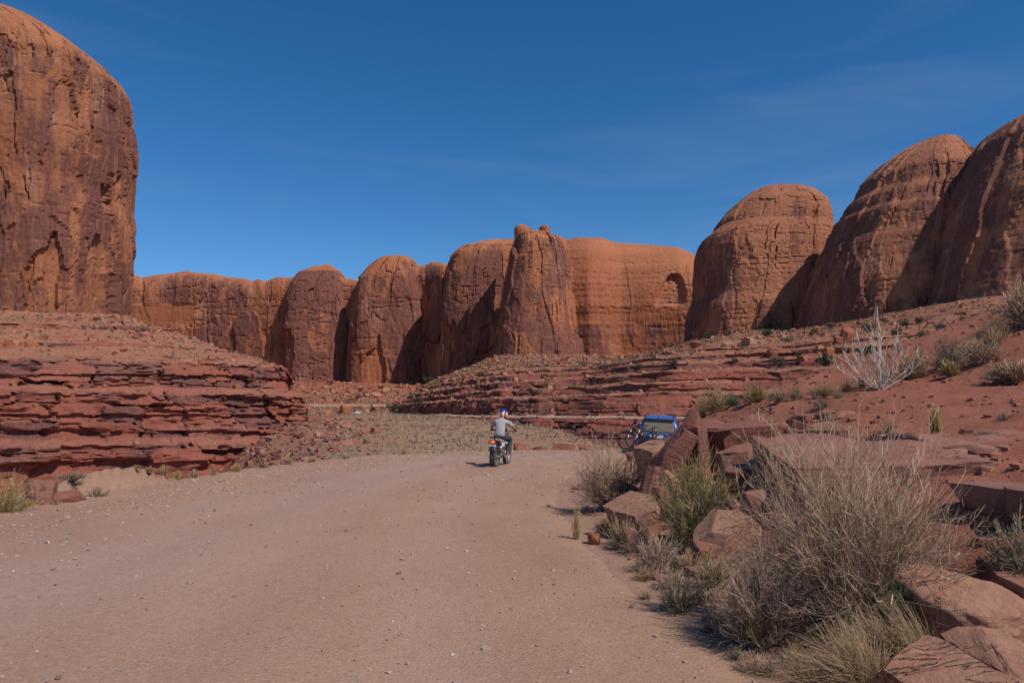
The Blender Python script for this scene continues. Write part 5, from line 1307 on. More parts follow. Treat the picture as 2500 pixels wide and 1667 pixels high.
# ================================================================== VEHICLES AND RIDER
class MB:
    """collects boxes, tubes and lathes into one part"""
    def __init__(s): s.v = []; s.f = []
    def add(s, V, F):
        o = len(s.v); s.v += [tuple(float(c) for c in p) for p in V]; s.f += [tuple(int(i) + o for i in q) for q in F]; return s
    def box(s, c, size, rot=(0, 0, 0), taper=1.0):
        M = Euler([math.radians(a) for a in rot]).to_matrix()
        V = []
        for z in (-1, 1):
            k = taper if z > 0 else 1.0
            for x, y in ((-1, -1), (1, -1), (1, 1), (-1, 1)):
                p = M @ Vector((x * size[0] / 2 * k, y * size[1] / 2 * k, z * size[2] / 2)); V.append((p.x + c[0], p.y + c[1], p.z + c[2]))
        return s.add(V, [(3, 2, 1, 0), (4, 5, 6, 7), (0, 1, 5, 4), (1, 2, 6, 5), (2, 3, 7, 6), (3, 0, 4, 7)])
    def tube(s, path, r, sides=8):
        P = np.array(path, float)[None]; rr = np.broadcast_to(np.asarray(r, float), (P.shape[1],))[None]
        V, F, _, _ = tubes(P, rr, sides); n = len(V); s.add(V, F)
        o = len(s.v) - n
        s.f.append(tuple(o + i for i in range(sides))[::-1]); s.f.append(tuple(o + n - sides + i for i in range(sides)))
        return s
    def lathe(s, prof, c=(0, 0, 0), axis='x', n=32, closed=True):
        """prof [(radius, along axis)]"""
        m = len(prof); V = []
        for i in range(n):
            a = i / n * 2 * math.pi
            for r, h in prof:
                p = (h, r * math.cos(a), r * math.sin(a)) if axis == 'x' else (r * math.cos(a), h, r * math.sin(a)) if axis == 'y' else (r * math.cos(a), r * math.sin(a), h)
                V.append((p[0] + c[0], p[1] + c[1], p[2] + c[2]))
        F = []
        for i in range(n):
            i2 = (i + 1) % n
            for j in range(m if closed else m - 1):
                j2 = (j + 1) % m
                F.append((i * m + j, i2 * m + j, i2 * m + j2, i * m + j2))
        return s.add(V, F)
    def ball(s, c, r, n=14):
        r = (r, r, r) if isinstance(r, (int, float)) else r
        V0, F0 = ico(2); return s.add(V0 * np.array(r) + np.array(c), F0)
    def build(s, name, mat, parent=None, smooth=False, bevel=0.0, loc=None, rot=None):
        me = bpy.data.meshes.new(name); me.from_pydata(s.v, [], s.f); me.update()
        if smooth: me.polygons.foreach_set('use_smooth', [True] * len(me.polygons))
        o = link(name, me, mat, parent, loc, rot)
        if bevel:
            m = o.modifiers.new('bevel', 'BEVEL'); m.width = bevel; m.segments = 2; m.limit_method = 'ANGLE'
        return o

H = {}
H['rubber'] = plain('black_rubber', (0.028, 0.027, 0.027), 0.85, var=0.3, scale=60)
H['dusty_rubber'] = plain('dusty_tyre', (0.085, 0.070, 0.062), 0.9, var=0.35, scale=40)
H['black'] = plain('black_plastic', (0.022, 0.022, 0.024), 0.5)
H['steel'] = plain('brushed_steel', (0.55, 0.54, 0.53), 0.35, 1.0)
H['alloy'] = plain('grey_alloy', (0.32, 0.31, 0.30), 0.45, 0.8, var=0.2)
H['white'] = plain('white_paint', (0.74, 0.73, 0.71), 0.35)
H['navy'] = plain('blue_tank_paint', (0.05, 0.075, 0.20), 0.3)
H['seat'] = plain('black_vinyl', (0.026, 0.025, 0.026), 0.6)
H['orange'] = plain('amber_lens', (0.62, 0.13, 0.02), 0.25)
H['redlens'] = plain('red_lens', (0.45, 0.02, 0.015), 0.25)
H['lit'] = plain('lit_tail_lamp', (0.9, 0.13, 0.03), 0.3, emit=((1.0, 0.14, 0.03), 1.6))
H['mirror'] = plain('mirror_glass', (0.10, 0.13, 0.20), 0.05, 1.0)
H['shirt'] = plain('grey_cotton', (0.36, 0.325, 0.315), 0.95, var=0.10, scale=18)
H['trouser'] = plain('charcoal_denim', (0.050, 0.046, 0.050), 0.92, var=0.15, scale=25)
H['skin'] = plain('tanned_skin', (0.30, 0.14, 0.095), 0.6)
H['shoe'] = plain('dusty_red_shoe', (0.34, 0.085, 0.080), 0.8)
H['sock'] = plain('dark_sock', (0.06, 0.05, 0.05), 0.9)
H['starblue'] = plain('helmet_blue', (0.018, 0.030, 0.19), 0.18, spec=0.6)
H['starwhite'] = plain('helmet_white', (0.80, 0.79, 0.78), 0.18, spec=0.6)

def stripe_mat():
    m, n, l, b = new_mat('red_and_white_stripes', 0.18, 0.6)
    tc = n.new('ShaderNodeTexCoord'); sp = n.new('ShaderNodeSeparateXYZ'); l.new(tc.outputs['Object'], sp.inputs[0])
    at_ = n.new('ShaderNodeMath'); at_.operation = 'ARCTAN2'; l.new(sp.outputs[0], at_.inputs[0]); l.new(sp.outputs[1], at_.inputs[1])
    si = n.new('ShaderNodeMath'); si.operation = 'SINE'; l.new(math_n(n, l, 'ADD', math_n(n, l, 'MULTIPLY', at_.outputs[0], 7.0), 0.6), si.inputs[0])
    st = n.new('ShaderNodeMath'); st.operation = 'GREATER_THAN'; l.new(si.outputs[0], st.inputs[0]); st.inputs[1].default_value = 0.0
    c = mix_c(n, l, st.outputs[0], (0.52, 0.020, 0.022), (0.80, 0.79, 0.78))
    top = n.new('ShaderNodeMath'); top.operation = 'GREATER_THAN'; l.new(sp.outputs[2], top.inputs[0]); top.inputs[1].default_value = 0.052
    c = mix_c(n, l, top.outputs[0], c, (0.018, 0.030, 0.19))
    l.new(c, b.inputs['Base Color'])
    return m
H['helmet'] = stripe_mat()

def tyre(R, w, knobs=40, rows=(-0.36, 0, 0.36)):
    m = MB(); k = w / 2
    prof = [(R - 0.085, -k * .75), (R - 0.05, -k), (R - 0.02, -k * .86), (R - .004, -k * .45), (R, 0), (R - .004, k * .45), (R - 0.02, k * .86), (R - 0.05, k), (R - 0.085, k * .75)]
    m.lathe(prof, n=48)
    for ri, q in enumerate(rows):
        for i in range(knobs):
            a = (i + 0.5 * (ri % 2)) / knobs * 360
            rr = R + 0.002 - abs(q) * 0.03
            c = (q * w, rr * math.sin(math.radians(a)), rr * math.cos(math.radians(a)))
            m.box(c, (w * .24, 2 * math.pi * R / knobs * .55, 0.022), (-a, q * 55, 0))
    return m

def spoke_wheel(root, name, y, R, w, hub=0.05, rows=(-0.36, 0, 0.36), knobs=40):
    h = MB().lathe([(hub, -.06), (hub * 1.3, -.055), (hub * .7, -.03), (hub * .7, .03), (hub * 1.3, .055), (hub, .06), (.012, .075), (.012, -.075)], n=20)
    ri = R - 0.085
    h.lathe([(ri, -w * .34), (ri - .018, -w * .2), (ri - .018, w * .2), (ri, w * .34), (ri - .006, w * .34), (ri - .024, 0), (ri - .006, -w * .34)], n=40)
    o = h.build(name, H['alloy'], root, True, loc=(0, y, R))
    tyre(R, w, knobs, rows).build('tyre', H['dusty_rubber'], o)
    sp = MB()
    for i in range(28):
        a = i / 28 * 2 * math.pi; s = (1 if i % 2 else -1); b_ = a + (.32 if (i // 2) % 2 else -.32)
        sp.tube([(s * .045, hub * math.sin(a), hub * math.cos(a)), (0, ri * math.sin(b_), ri * math.cos(b_))], 0.0025, 4)
    sp.build('spokes', H['steel'], o)
    return o

def curve(pts, n=8):
    pts = np.array(pts, float)
    t = np.linspace(0, len(pts) - 1, n * (len(pts) - 1) + 1); i = np.arange(len(pts))
    out = []
    for u in t:
        k = min(int(u), len(pts) - 2); f = u - k
        p0, p1, p2, p3 = pts[max(k - 1, 0)], pts[k], pts[k + 1], pts[min(k + 2, len(pts) - 1)]
        out.append(.5 * (2 * p1 + (p2 - p0) * f + (2 * p0 - 5 * p1 + 4 * p2 - p3) * f * f + (3 * p1 - p0 - 3 * p2 + p3) * f ** 3))
    return np.array(out)

def motorcycle(pos, rz, lean):
    root = empty('motorcycle', pos, (0, lean, rz))
    props(root, 'small dual-sport motorcycle with a fat rear tyre ridden away along the road', 'motorcycle')
    spoke_wheel(root, 'rear_wheel', -0.66, 0.315, 0.175)
    spoke_wheel(root, 'front_wheel', 0.68, 0.325, 0.125, rows=(-.33, 0, .33))
    fr = MB()
    fr.tube(curve([(0, .47, .94), (0, .36, .62), (0, .26, .34), (0, -.05, .27), (0, -.24, .36)]), .022, 8)
    fr.tube(curve([(0, .47, .92), (0, .2, .84), (0, -.15, .74), (0, -.30, .70)]), .026, 8)
    for s in (-1, 1):
        fr.tube([(s * .10, -.10, .72), (s * .115, -.45, .74), (s * .09, -.78, .78)], .013, 6)
        fr.tube([(s * .10, -.22, .40), (s * .11, -.42, .62), (s * .10, -.52, .735)], .013, 6)
        fr.tube([(s * .10, -.10, .72), (s * .11, -.24, .38)], .015, 6)
    fr.build('frame', H['black'], root, True)
    sw = MB()
    for s in (-1, 1): sw.tube([(s * .105, -.20, .37), (s * .120, -.45, .34), (s * .118, -.70, .315)], .019, 8)
    sw.tube([(-.11, -.25, .365), (.11, -.25, .365)], .018, 8)
    sw.build('swingarm', H['alloy'], root, True)
    sh = MB().tube([(0, -.30, .40), (0, -.34, .68)], .028, 10); sh.build('shock_absorber', H['steel'], root, True)
    fk = MB()
    for s in (-1, 1): fk.tube([(s * .085, .70, .33), (s * .085, .58, .62)], .026, 10).tube([(s * .085, .585, .60), (s * .085, .46, 1.0)], .018, 10)
    fk.box((0, .47, .98), (.22, .06, .03), (-16, 0, 0)).box((0, .515, .84), (.22, .06, .03), (-16, 0, 0))
    fk.build('front_fork', H['alloy'], root, True)
    en = MB().box((0, .06, .40), (.24, .30, .20)).box((0, .16, .56), (.18, .17, .18), (-12, 0, 0))
    for k in range(5): en.box((0, .16 + k * .006, .50 + k * .032), (.24, .22, .010), (-12, 0, 0))
    en.lathe([(.0, .12), (.09, .12), (.085, .155), (0, .16)], c=(0, .02, .39), closed=False, n=20).lathe([(.0, -.12), (.09, -.12), (.085, -.155), (0, -.16)], c=(0, .02, .39), closed=False, n=20)
    en.build('engine', H['alloy'], root, bevel=.006)
    tk = MB()
    ys = [-.02, .06, .18, .30, .40, .45]; hw = [.075, .125, .145, .14, .10, .04]; zt = [.83, .91, .965, .985, .97, .93]; V = []
    for y, w, z in zip(ys, hw, zt):
        for a in range(12):
            t = a / 12 * 2 * math.pi; V.append((w * np.sign(math.cos(t)) * abs(math.cos(t)) ** .7, y, (z + .74) / 2 + (z - .74) / 2 * np.sign(math.sin(t)) * abs(math.sin(t)) ** .7))
    tk.add(V, [(i * 12 + a, i * 12 + (a + 1) % 12, (i + 1) * 12 + (a + 1) % 12, (i + 1) * 12 + a) for i in range(5) for a in range(12)] + [tuple(range(12))[::-1], tuple(60 + i for i in range(12))])
    t_o = tk.build('fuel_tank', H['navy'], root, True)
    MB().lathe([(.0, .02), (.032, .02), (.036, 0), (0, 0)], c=(0, .24, .975), axis='z', n=16).build('filler_cap', H['steel'], t_o)
    st = MB(); ys = [.04, -.05, -.2, -.38, -.52, -.58]; hw = [.07, .10, .135, .15, .14, .10]; zt = [.82, .80, .79, .81, .835, .83]; V = []
    for y, w, z in zip(ys, hw, zt):
        for a in range(12):
            t = a / 12 * 2 * math.pi; V.append((w * np.sign(math.cos(t)) * abs(math.cos(t)) ** .6, y, z - .045 + .045 * np.sign(math.sin(t)) * abs(math.sin(t)) ** .7))
    st.add(V, [(i * 12 + a, (i + 1) * 12 + a, (i + 1) * 12 + (a + 1) % 12, i * 12 + (a + 1) % 12) for i in range(5) for a in range(12)] + [tuple(range(12)), tuple(60 + i for i in range(12))[::-1]])
    st.build('seat', H['seat'], root, True)
    for s in (-1, 1):
        sp = MB().box((s * .135, -.28, .665), (.02, .30, .15), (0, s * 8, 0)); sp.build('side_panel', H['white'], root, bevel=.008)
        tr = MB().tube(curve([(s * .15, -.12, .72), (s * .165, -.45, .79), (s * .12, -.70, .82), (s * .03, -.79, .82)]), .013, 8); tr.build('tail_trim', H['white'], root, True)
    rf = MB(); V = []
    for i in range(10):
        a = math.radians(12 + i * 6.2); r = .40
        y, z = -.66 - r * math.sin(a) * .95 + .0, .33 + r * math.cos(a) * 1.05
        for x in (-.10, -.06, .06, .10): V.append((x, y, z - (abs(x) > .08) * .03))
    rf.add(V, [(i * 4 + j, i * 4 + j + 1, i * 4 + j + 5, i * 4 + j + 4) for i in range(9) for j in range(3)])
    o = rf.build('rear_fender', H['black'], root, True); so = o.modifiers.new('thick', 'SOLIDIFY'); so.thickness = .008
    ff = MB(); V = []
    for i in range(11):
        a = math.radians(-55 + i * 11); y, z = .68 + .40 * math.sin(-a), .33 + .42 * math.cos(a)
        for x in (-.075, -.05, .05, .075): V.append((x, y, z - (abs(x) > .06) * .025))
    ff.add(V, [(i * 4 + j, i * 4 + j + 1, i * 4 + j + 5, i * 4 + j + 4) for i in range(10) for j in range(3)])
    o = ff.build('front_fender', H['white'], root, True); so = o.modifiers.new('thick', 'SOLIDIFY'); so.thickness = .008
    rk = MB()
    for x in (-.12, -.04, .04, .12): rk.tube(curve([(x, -.50, .86), (x, -.68, .865), (x, -.86, .87)], 4), .008, 6)
    for y in (-.54, -.68, -.82): rk.tube([(-.14, y, .866), (.14, y, .866)], .008, 6)
    for s in (-1, 1): rk.tube(curve([(s * .14, -.50, .86), (s * .15, -.70, .89), (s * .13, -.87, .90)], 4), .008, 6).tube([(s * .12, -.56, .86), (s * .11, -.54, .75)], .008, 6)
    rk.tube([(-.13, -.87, .90), (.13, -.87, .90)], .008, 6)
    rk.build('luggage_rack', H['black'], root, True)
    tl = MB().box((0, -.90, .755), (.125, .05, .10)); t_o = tl.build('tail_light_housing', H['redlens'], root, bevel=.01)
    MB().box((0, -.927, .757), (.085, .012, .065)).build('tail_lamp', H['lit'], t_o, bevel=.005)
    pl = MB().box((0, -.935, .615), (.185, .006, .115), (-10, 0, 0)); p_o = pl.build('licence_plate', H['white'], root)
    MB().box((0, -.931, .580), (.175, .006, .038), (-10, 0, 0)).build('plate_band', H['orange'], p_o)
    MB().box((.05, -.9415, .632), (.06, .004, .035), (-10, 0, 0)).build('plate_emblem', plain('plate_grey', (.28, .33, .42), .5), p_o)
    for k in range(4): MB().box((-.066 + k * .024, -.941, .634), (.013, .004, .026), (-10, 0, 0)).build('plate_mark', H['black'], p_o)
    br = MB().box((0, -.90, .65), (.05, .03, .20)); br.build('plate_bracket', H['black'], root)
    MB().lathe([(0, -.006), (.026, -.006), (.026, .006), (0, .006)], c=(0, -.925, .52), axis='y', n=16).build('reflector', H['redlens'], root)
    for s in (-1, 1):
        k = MB().tube([(s * .06, -.86, .755), (s * .20, -.86, .755)], .010, 6); k_o = k.build('signal_stalk', H['black'], root)
        MB().ball((s * .225, -.865, .755), (.042, .036, .032)).build('turn_signal', H['orange'], k_o, True)
    hb = MB().tube(curve([(-.41, .20, 1.06), (-.25, .28, 1.07), (-.12, .42, 1.04), (0, .45, 1.03), (.12, .42, 1.04), (.25, .28, 1.07), (.41, .20, 1.06)]), .012, 8); hb_o = hb.build('handlebar', H['black'], root, True)
    for s in (-1, 1):
        MB().tube([(s * .30, .255, 1.066), (s * .42, .195, 1.06)], .018, 10).build('grip', H['rubber'], hb_o, True)
        MB().tube([(s * .29, .30, 1.06), (s * .43, .27, 1.05)], .006, 6).build('lever', H['steel'], hb_o)
        m = MB().tube(curve([(s * .27, .28, 1.075), (s * .33, .30, 1.20), (s * .41, .30, 1.27)], 5), .006, 6); m_o = m.build('mirror', H['black'], root)
        MB().ball((s * .44, .30, 1.29), (.062, .016, .050)).build('mirror_shell', H['black'], m_o, True)
        MB().lathe([(0, -.001), (.050, -.001), (.050, .002), (0, .002)], c=(s * .44, .281, 1.29), axis='y', n=20).build('mirror_face', H['mirror'], m_o, rot=None)
        MB().tube([(s * .10, -.02, .31), (s * .24, -.02, .31)], .014, 6).build('foot_peg', H['black'], root)
    MB().lathe([(0, .05), (.07, .045), (.085, 0), (.06, -.08), (0, -.1)], c=(0, .58, .93), axis='y', n=24, closed=False).build('headlight', H['steel'], root, True)
    MB().lathe([(0, .03), (.045, .03), (.045, -.03), (0, -.03)], c=(0, .42, 1.08), axis='y', n=20).build('speedometer', H['black'], root)
    ex = MB().tube(curve([(.08, .24, .50), (.13, .26, .32), (.15, .05, .25), (.15, -.25, .38), (.16, -.40, .48)]), .020, 8).tube([(.165, -.38, .47), (.165, -.74, .60)], [.045, .048], 12); ex.build('exhaust', H['steel'], root, True)
    ch = MB().tube([(-.10, -.10, .40), (-.10, -.62, .36)], .009, 4).tube([(-.10, -.10, .33), (-.10, -.62, .27)], .009, 4); ch.build('chain', H['black'], root)
    MB().tube([(-.12, -.12, .30), (-.16, -.30, .20), (-.19, -.42, .16)], .012, 6).build('side_stand', H['black'], root)
    return root

def skinned(name, verts, edges, radii, mat, parent, level=2):
    me = bpy.data.meshes.new(name); me.from_pydata(verts, edges, []); me.update()
    o = link(name, me, mat, parent)
    sk = o.modifiers.new('skin', 'SKIN'); sk.use_smooth_shade = True; sk.branch_smoothing = 0.6
    lay = me.skin_vertices[0].data
    for i, r in enumerate(radii):
        r = (r, r) if isinstance(r, (int, float)) else r
        lay[i].radius = r; lay[i].use_root = (i == 0)
    ss = o.modifiers.new('sub', 'SUBSURF'); ss.levels = level; ss.render_levels = level
    return o

def rider(pos, rz, lean):
    root = empty('person', pos, (0, lean, rz))
    props(root, 'rider in a grey t-shirt, dark trousers and star-spangled helmet seated on the motorcycle', 'person')
    # body: pelvis, spine, neck, head, arms, legs
    V = [(0, -.24, .90), (0, -.235, 1.02), (0, -.20, 1.16), (0, -.14, 1.30), (0, -.07, 1.40), (0, -.02, 1.47), (0, .02, 1.56), (0, .03, 1.64)]
    R = [.135, (.14, .10), (.155, .105), (.165, .105), (.10, .075), .055, (.085, .095), .07]
    E = [(i, i + 1) for i in range(7)]
    def chain(start, pts, rr):
        p = start
        for q, r in zip(pts, rr):
            V.append(q); R.append(r); E.append((p, len(V) - 1)); p = len(V) - 1
        return p
    for s in (-1, 1):
        w = chain(3, [(s * .175, -.10, 1.35), (s * .27, -.02, 1.26), (s * .345, .06, 1.165), (s * .375, .14, 1.115), (s * .385, .215, 1.085)], [.062, .052, .044, .038, .026])
        pl = chain(w, [(s * .372, .262, 1.088)], [(.034, .018)])
        for k in range(4):                                   # fingers close over the grip
            x = s * (.338 + .023 * k)
            chain(pl, [(x, .275 - .01 * k, 1.092), (x + s * .002, .268 - .012 * k, 1.072 if k < 3 else 1.076), (x, .232 - .012 * k, 1.048), (x, .215 - .012 * k, 1.058)], [.0095, .009, .008, .007])
        chain(w, [(s * .352, .225, 1.070), (s * .335, .240, 1.048), (s * .328, .262, 1.045)], [.011, .0095, .0085])
        chain(0, [(s * .10, -.20, .875), (s * .165, .02, .86), (s * .205, .235, .80), (s * .205, .16, .62), (s * .20, .06, .45), (s * .195, -.005, .375), (s * .20, .10, .345), (s * .20, .16, .34)], [.095, .082, .064, .056, .045, .038, .034, .026])
    skinned('body', V, E, R, H['skin'], root)
    # t-shirt
    V = [(0, -.245, .865), (0, -.245, .97), (0, -.225, 1.08), (0, -.185, 1.20), (0, -.135, 1.31), (0, -.065, 1.415), (0, -.045, 1.445)]
    R = [(.172, .135), (.172, .128), (.170, .124), (.178, .126), (.172, .118), (.085, .075), (.072, .066)]
    E = [(i, i + 1) for i in range(6)]
    for s in (-1, 1):
        p = 4
        for q, r in (((s * .165, -.105, 1.345), .088), ((s * .235, -.05, 1.292), .080), ((s * .285, .0, 1.235), .078), ((s * .296, .01, 1.222), .076)):
            V.append(q); R.append(r); E.append((p, len(V) - 1)); p = len(V) - 1
    sh = skinned('t_shirt', V, E, R, H['shirt'], root)
    dn = sh.modifiers.new('folds', 'DISPLACE'); tx_ = bpy.data.textures.new('folds', 'CLOUDS'); tx_.noise_scale = .09; dn.texture = tx_; dn.strength = .018; dn.mid_level = .5
    # trousers
    V = [(0, -.25, .90), (0, -.25, .96)]; R = [(.165, .14), (.155, .125)]; E = [(0, 1)]
    for s in (-1, 1):
        p = 0
        for q, r in (((s * .105, -.20, .875), .112), ((s * .165, .02, .862), .100), ((s * .207, .238, .802), .082), ((s * .207, .17, .62), .074), ((s * .202, .07, .46), .066), ((s * .199, .04, .425), .064)):
            V.append(q); R.append(r); E.append((p, len(V) - 1)); p = len(V) - 1
    skinned('trousers', V, E, R, H['trouser'], root)
    for s in (-1, 1):
        f = skinned('shoe', [(s * .197, -.045, .365), (s * .20, .03, .352), (s * .202, .11, .345), (s * .203, .175, .342)], [(0, 1), (1, 2), (2, 3)], [(.045, .05), (.048, .046), (.048, .038), (.038, .028)], H['shoe'], root)
        MB().box((s * .20, .06, .312), (.092, .26, .018)).build('sole', H['white'], f, bevel=.006)
        skinned('sock', [(s * .196, .01, .44), (s * .196, .0, .38)], [(0, 1)], [.046, .045], H['sock'], root, 1)
    # helmet
    hc = (0, .03, 1.575)
    prof = [(0.001, .138)] + [(.132 * math.sin(math.radians(a)) * (1 if a < 100 else 1 - (a - 100) * .0035), .138 * math.cos(math.radians(a))) for a in range(12, 140, 8)]
    me = MB().lathe(prof, axis='z', n=40, closed=False)
    V = np.array(me.v); V[:, 1] *= 1.10; me.v = [tuple(p) for p in V]
    he = me.build('helmet', H['helmet'], root, True, loc=hc); so = he.modifiers.new('thick', 'SOLIDIFY'); so.thickness = .018
    for az, elv, sz in [(-90, 66, .034), (-130, 52, .032), (-50, 52, .032), (-110, 36, .030), (-72, 36, .030), (-150, 32, .026), (-30, 32, .026), (90, 60, .030)]:
        a, e_ = math.radians(az), math.radians(elv)
        n_ = Vector((math.cos(a) * math.cos(e_), math.sin(a) * math.cos(e_), math.sin(e_)))
        p = Vector((n_.x * .1335, n_.y * .1335 * 1.10, n_.z * .1395))
        V = [((sz if i % 2 == 0 else sz * .42) * math.sin(i * math.pi / 5), (sz if i % 2 == 0 else sz * .42) * math.cos(i * math.pi / 5), .0) for i in range(10)]
        q = n_.to_track_quat('Z', 'Y'); m = MB(); W = [q @ Vector(v) + p for v in V]
        W2 = [q @ Vector((v[0], v[1], .004)) + p for v in V]
        m.add(W + W2, [tuple(range(10, 20))] + [(i, (i + 1) % 10, 10 + (i + 1) % 10, 10 + i) for i in range(10)])
        m.build('star', H['starwhite'], he)
    for z in (.03, -.035): MB().box((-.075, -.118, z), (.022, .012, .022), (0, 0, -32)).build('vent', H['black'], he)
    MB().tube([(-.10, .06, -.10), (-.04, .11, -.135), (.04, .11, -.135), (.10, .06, -.10)], .008, 6).build('chin_strap', H['black'], he)
    MB().ball((0, .120, .005), (.095, .035, .045)).build('visor', H['black'], he, True)
    return root

p_r, p_f = hit(1207, 1140), None
MPOS = at(1222, 1136, 24.4); MX, MY = MPOS[0], 24.4
MZ = road_h(MX, MY) + 0.0
MHEAD = math.radians(-15)
motorcycle((MX, MY, MZ - 0.012), MHEAD, math.radians(2.5))
rider((MX, MY, MZ - 0.012), MHEAD, math.radians(2.5))

# ------------------------------------------------------------------ cars
def car(pos, rot, paint, glass, label, rack=True, scale=1.0):
    root = empty('parked_car', pos, rot); root.scale = (scale,) * 3
    props(root, label, 'car')
    def lo(stations, n=16, e=.45):
        V = []
        for y, w, z0, z1 in stations:
            for a in range(n):
                t = a / n * 2 * math.pi
                V.append((w * np.sign(math.cos(t)) * abs(math.cos(t)) ** e, y, (z0 + z1) / 2 + (z1 - z0) / 2 * np.sign(math.sin(t)) * abs(math.sin(t)) ** e))
        k = len(stations)
        return V, [(i * n + a, (i + 1) * n + a, (i + 1) * n + (a + 1) % n, i * n + (a + 1) % n) for i in range(k - 1) for a in range(n)] + [tuple(range(n)), tuple((k - 1) * n + i for i in range(n))[::-1]]
    body = MB().add(*lo([(-2.12, .70, .42, .80), (-2.06, .82, .34, .95), (-1.8, .87, .27, 1.0), (-.8, .885, .24, 1.0), (.4, .885, .24, .99), (.95, .88, .24, .97), (1.6, .86, .27, .90), (1.98, .78, .32, .80), (2.10, .62, .40, .70)]))
    bo = body.build('body', paint, root, True)
    cabin = MB().add(*lo([(-2.03, .74, .86, .98), (-1.98, .75, .86, 1.20), (-1.86, .70, .86, 1.44), (-1.66, .66, .86, 1.505), (-1.0, .655, .86, 1.54), (-.3, .65, .86, 1.535), (.15, .64, .86, 1.47), (.60, .67, .86, 1.20), (.95, .72, .86, .98)]))
    cabin.build('cabin', paint, root, True)
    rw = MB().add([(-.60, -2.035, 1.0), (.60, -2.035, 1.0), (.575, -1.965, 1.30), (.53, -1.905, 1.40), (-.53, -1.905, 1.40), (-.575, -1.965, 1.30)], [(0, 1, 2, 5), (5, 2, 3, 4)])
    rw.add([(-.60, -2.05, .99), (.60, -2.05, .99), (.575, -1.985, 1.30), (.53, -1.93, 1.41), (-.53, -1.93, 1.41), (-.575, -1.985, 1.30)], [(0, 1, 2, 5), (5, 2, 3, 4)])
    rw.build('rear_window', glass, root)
    ws = MB().add([(-.62, .98, 1.0), (.62, .98, 1.0), (.56, .24, 1.455), (-.56, .24, 1.455)], [(0, 1, 2, 3)]).build('windscreen', H['glass'], root)
    sp = MB().box((0, -1.88, 1.475), (1.20, .24, .045), (-8, 0, 0)); sp.build('spoiler', paint, root, bevel=.012)
    MB().box((0, -1.99, 1.445), (1.16, .03, .05), (0, 0, 0)).build('spoiler_lip', H['black'], root)
    MB().lathe([(0, .06), (.012, .055), (.03, .0), (0, 0)], c=(-.05, -1.55, 1.515), axis='z', n=12).build('antenna', H['black'], root)
    for s in (-1, 1):
        MB().tube(curve([(s * .56, -1.72, 1.50), (s * .565, -1.5, 1.565), (s * .56, -.4, 1.585), (s * .55, 0, 1.54)], 5), .018, 6).build('roof_rail', H['black'], root, True)
        for y0, y1 in ((-1.72, -1.05), (-.98, -.25), (-.18, .50)):
            MB().add([(s * .775, y0, 1.0), (s * .775, y1, 1.0), (s * .665, y1 - (.30 if y1 > .3 else 0), 1.42), (s * .665, y0 + (.12 if y0 < -1.6 else 0), 1.42)], [(0, 1, 2, 3)]).build('side_window', H['glass'], root)
        MB().box((s * .73, -2.085, .80), (.16, .08, .26)).build('tail_light', H['redlens'], root, bevel=.02)
        MB().ball((s * .64, 2.0, .70), (.13, .10, .08)).build('headlight', H['mirror'], root, True)
        m = MB().ball((s * .97, .52, 1.03), (.09, .05, .07)).tube([(s * .84, .55, .98), (s * .93, .53, 1.0)], .02, 6); m.build('wing_mirror', paint, root, True)
        for y in (-.45, .35): MB().box((s * .895, y - .35, .86), (.02, .14, .025)).build('door_handle', H['black'], root)
        for y in (-1.32, 1.30):
            w = MB().lathe([(.20, -.06), (.215, .07), (.17, .09), (.05, .07), (0, .075), (0, -.06)], n=24, closed=False)
            wo = w.build('wheel', H['alloy'], root, True, loc=(s * .80, y, .325), rot=(0, 0, 0 if s > 0 else math.pi))
            MB().lathe([(.21, -.10), (.28, -.11), (.318, -.085), (.325, 0), (.318, .085), (.28, .11), (.21, .10)], n=36).build('tyre', H['rubber'], wo, True)
    MB().box((0, -2.13, .50), (1.5, .10, .18)).build('rear_bumper', H['black'], root, bevel=.03)
    MB().box((0, -2.12, .80), (.36, .015, .13)).build('licence_plate', H['white'], root)
    return root
H['glass'] = plain('dark_car_glass', (0.02, 0.022, 0.024), 0.06, spec=0.8)
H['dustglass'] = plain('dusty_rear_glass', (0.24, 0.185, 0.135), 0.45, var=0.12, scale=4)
H['blue'] = plain('blue_car_paint', (0.050, 0.115, 0.33), 0.28, spec=0.6)
H['whitecar'] = plain('white_car_paint', (0.70, 0.70, 0.69), 0.3, spec=0.5)
CY = 33.6
CX = xat(1612, CY - 2)
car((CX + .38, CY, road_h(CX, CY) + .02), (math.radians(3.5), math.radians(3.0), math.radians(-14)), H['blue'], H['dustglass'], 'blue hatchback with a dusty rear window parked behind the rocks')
fx = xat(870, 288)
car((fx, 288, land_h(fx, 288)), (0, 0, math.radians(155)), H['whitecar'], H['glass'], 'tiny white car parked by the orange boulder on the canyon floor')

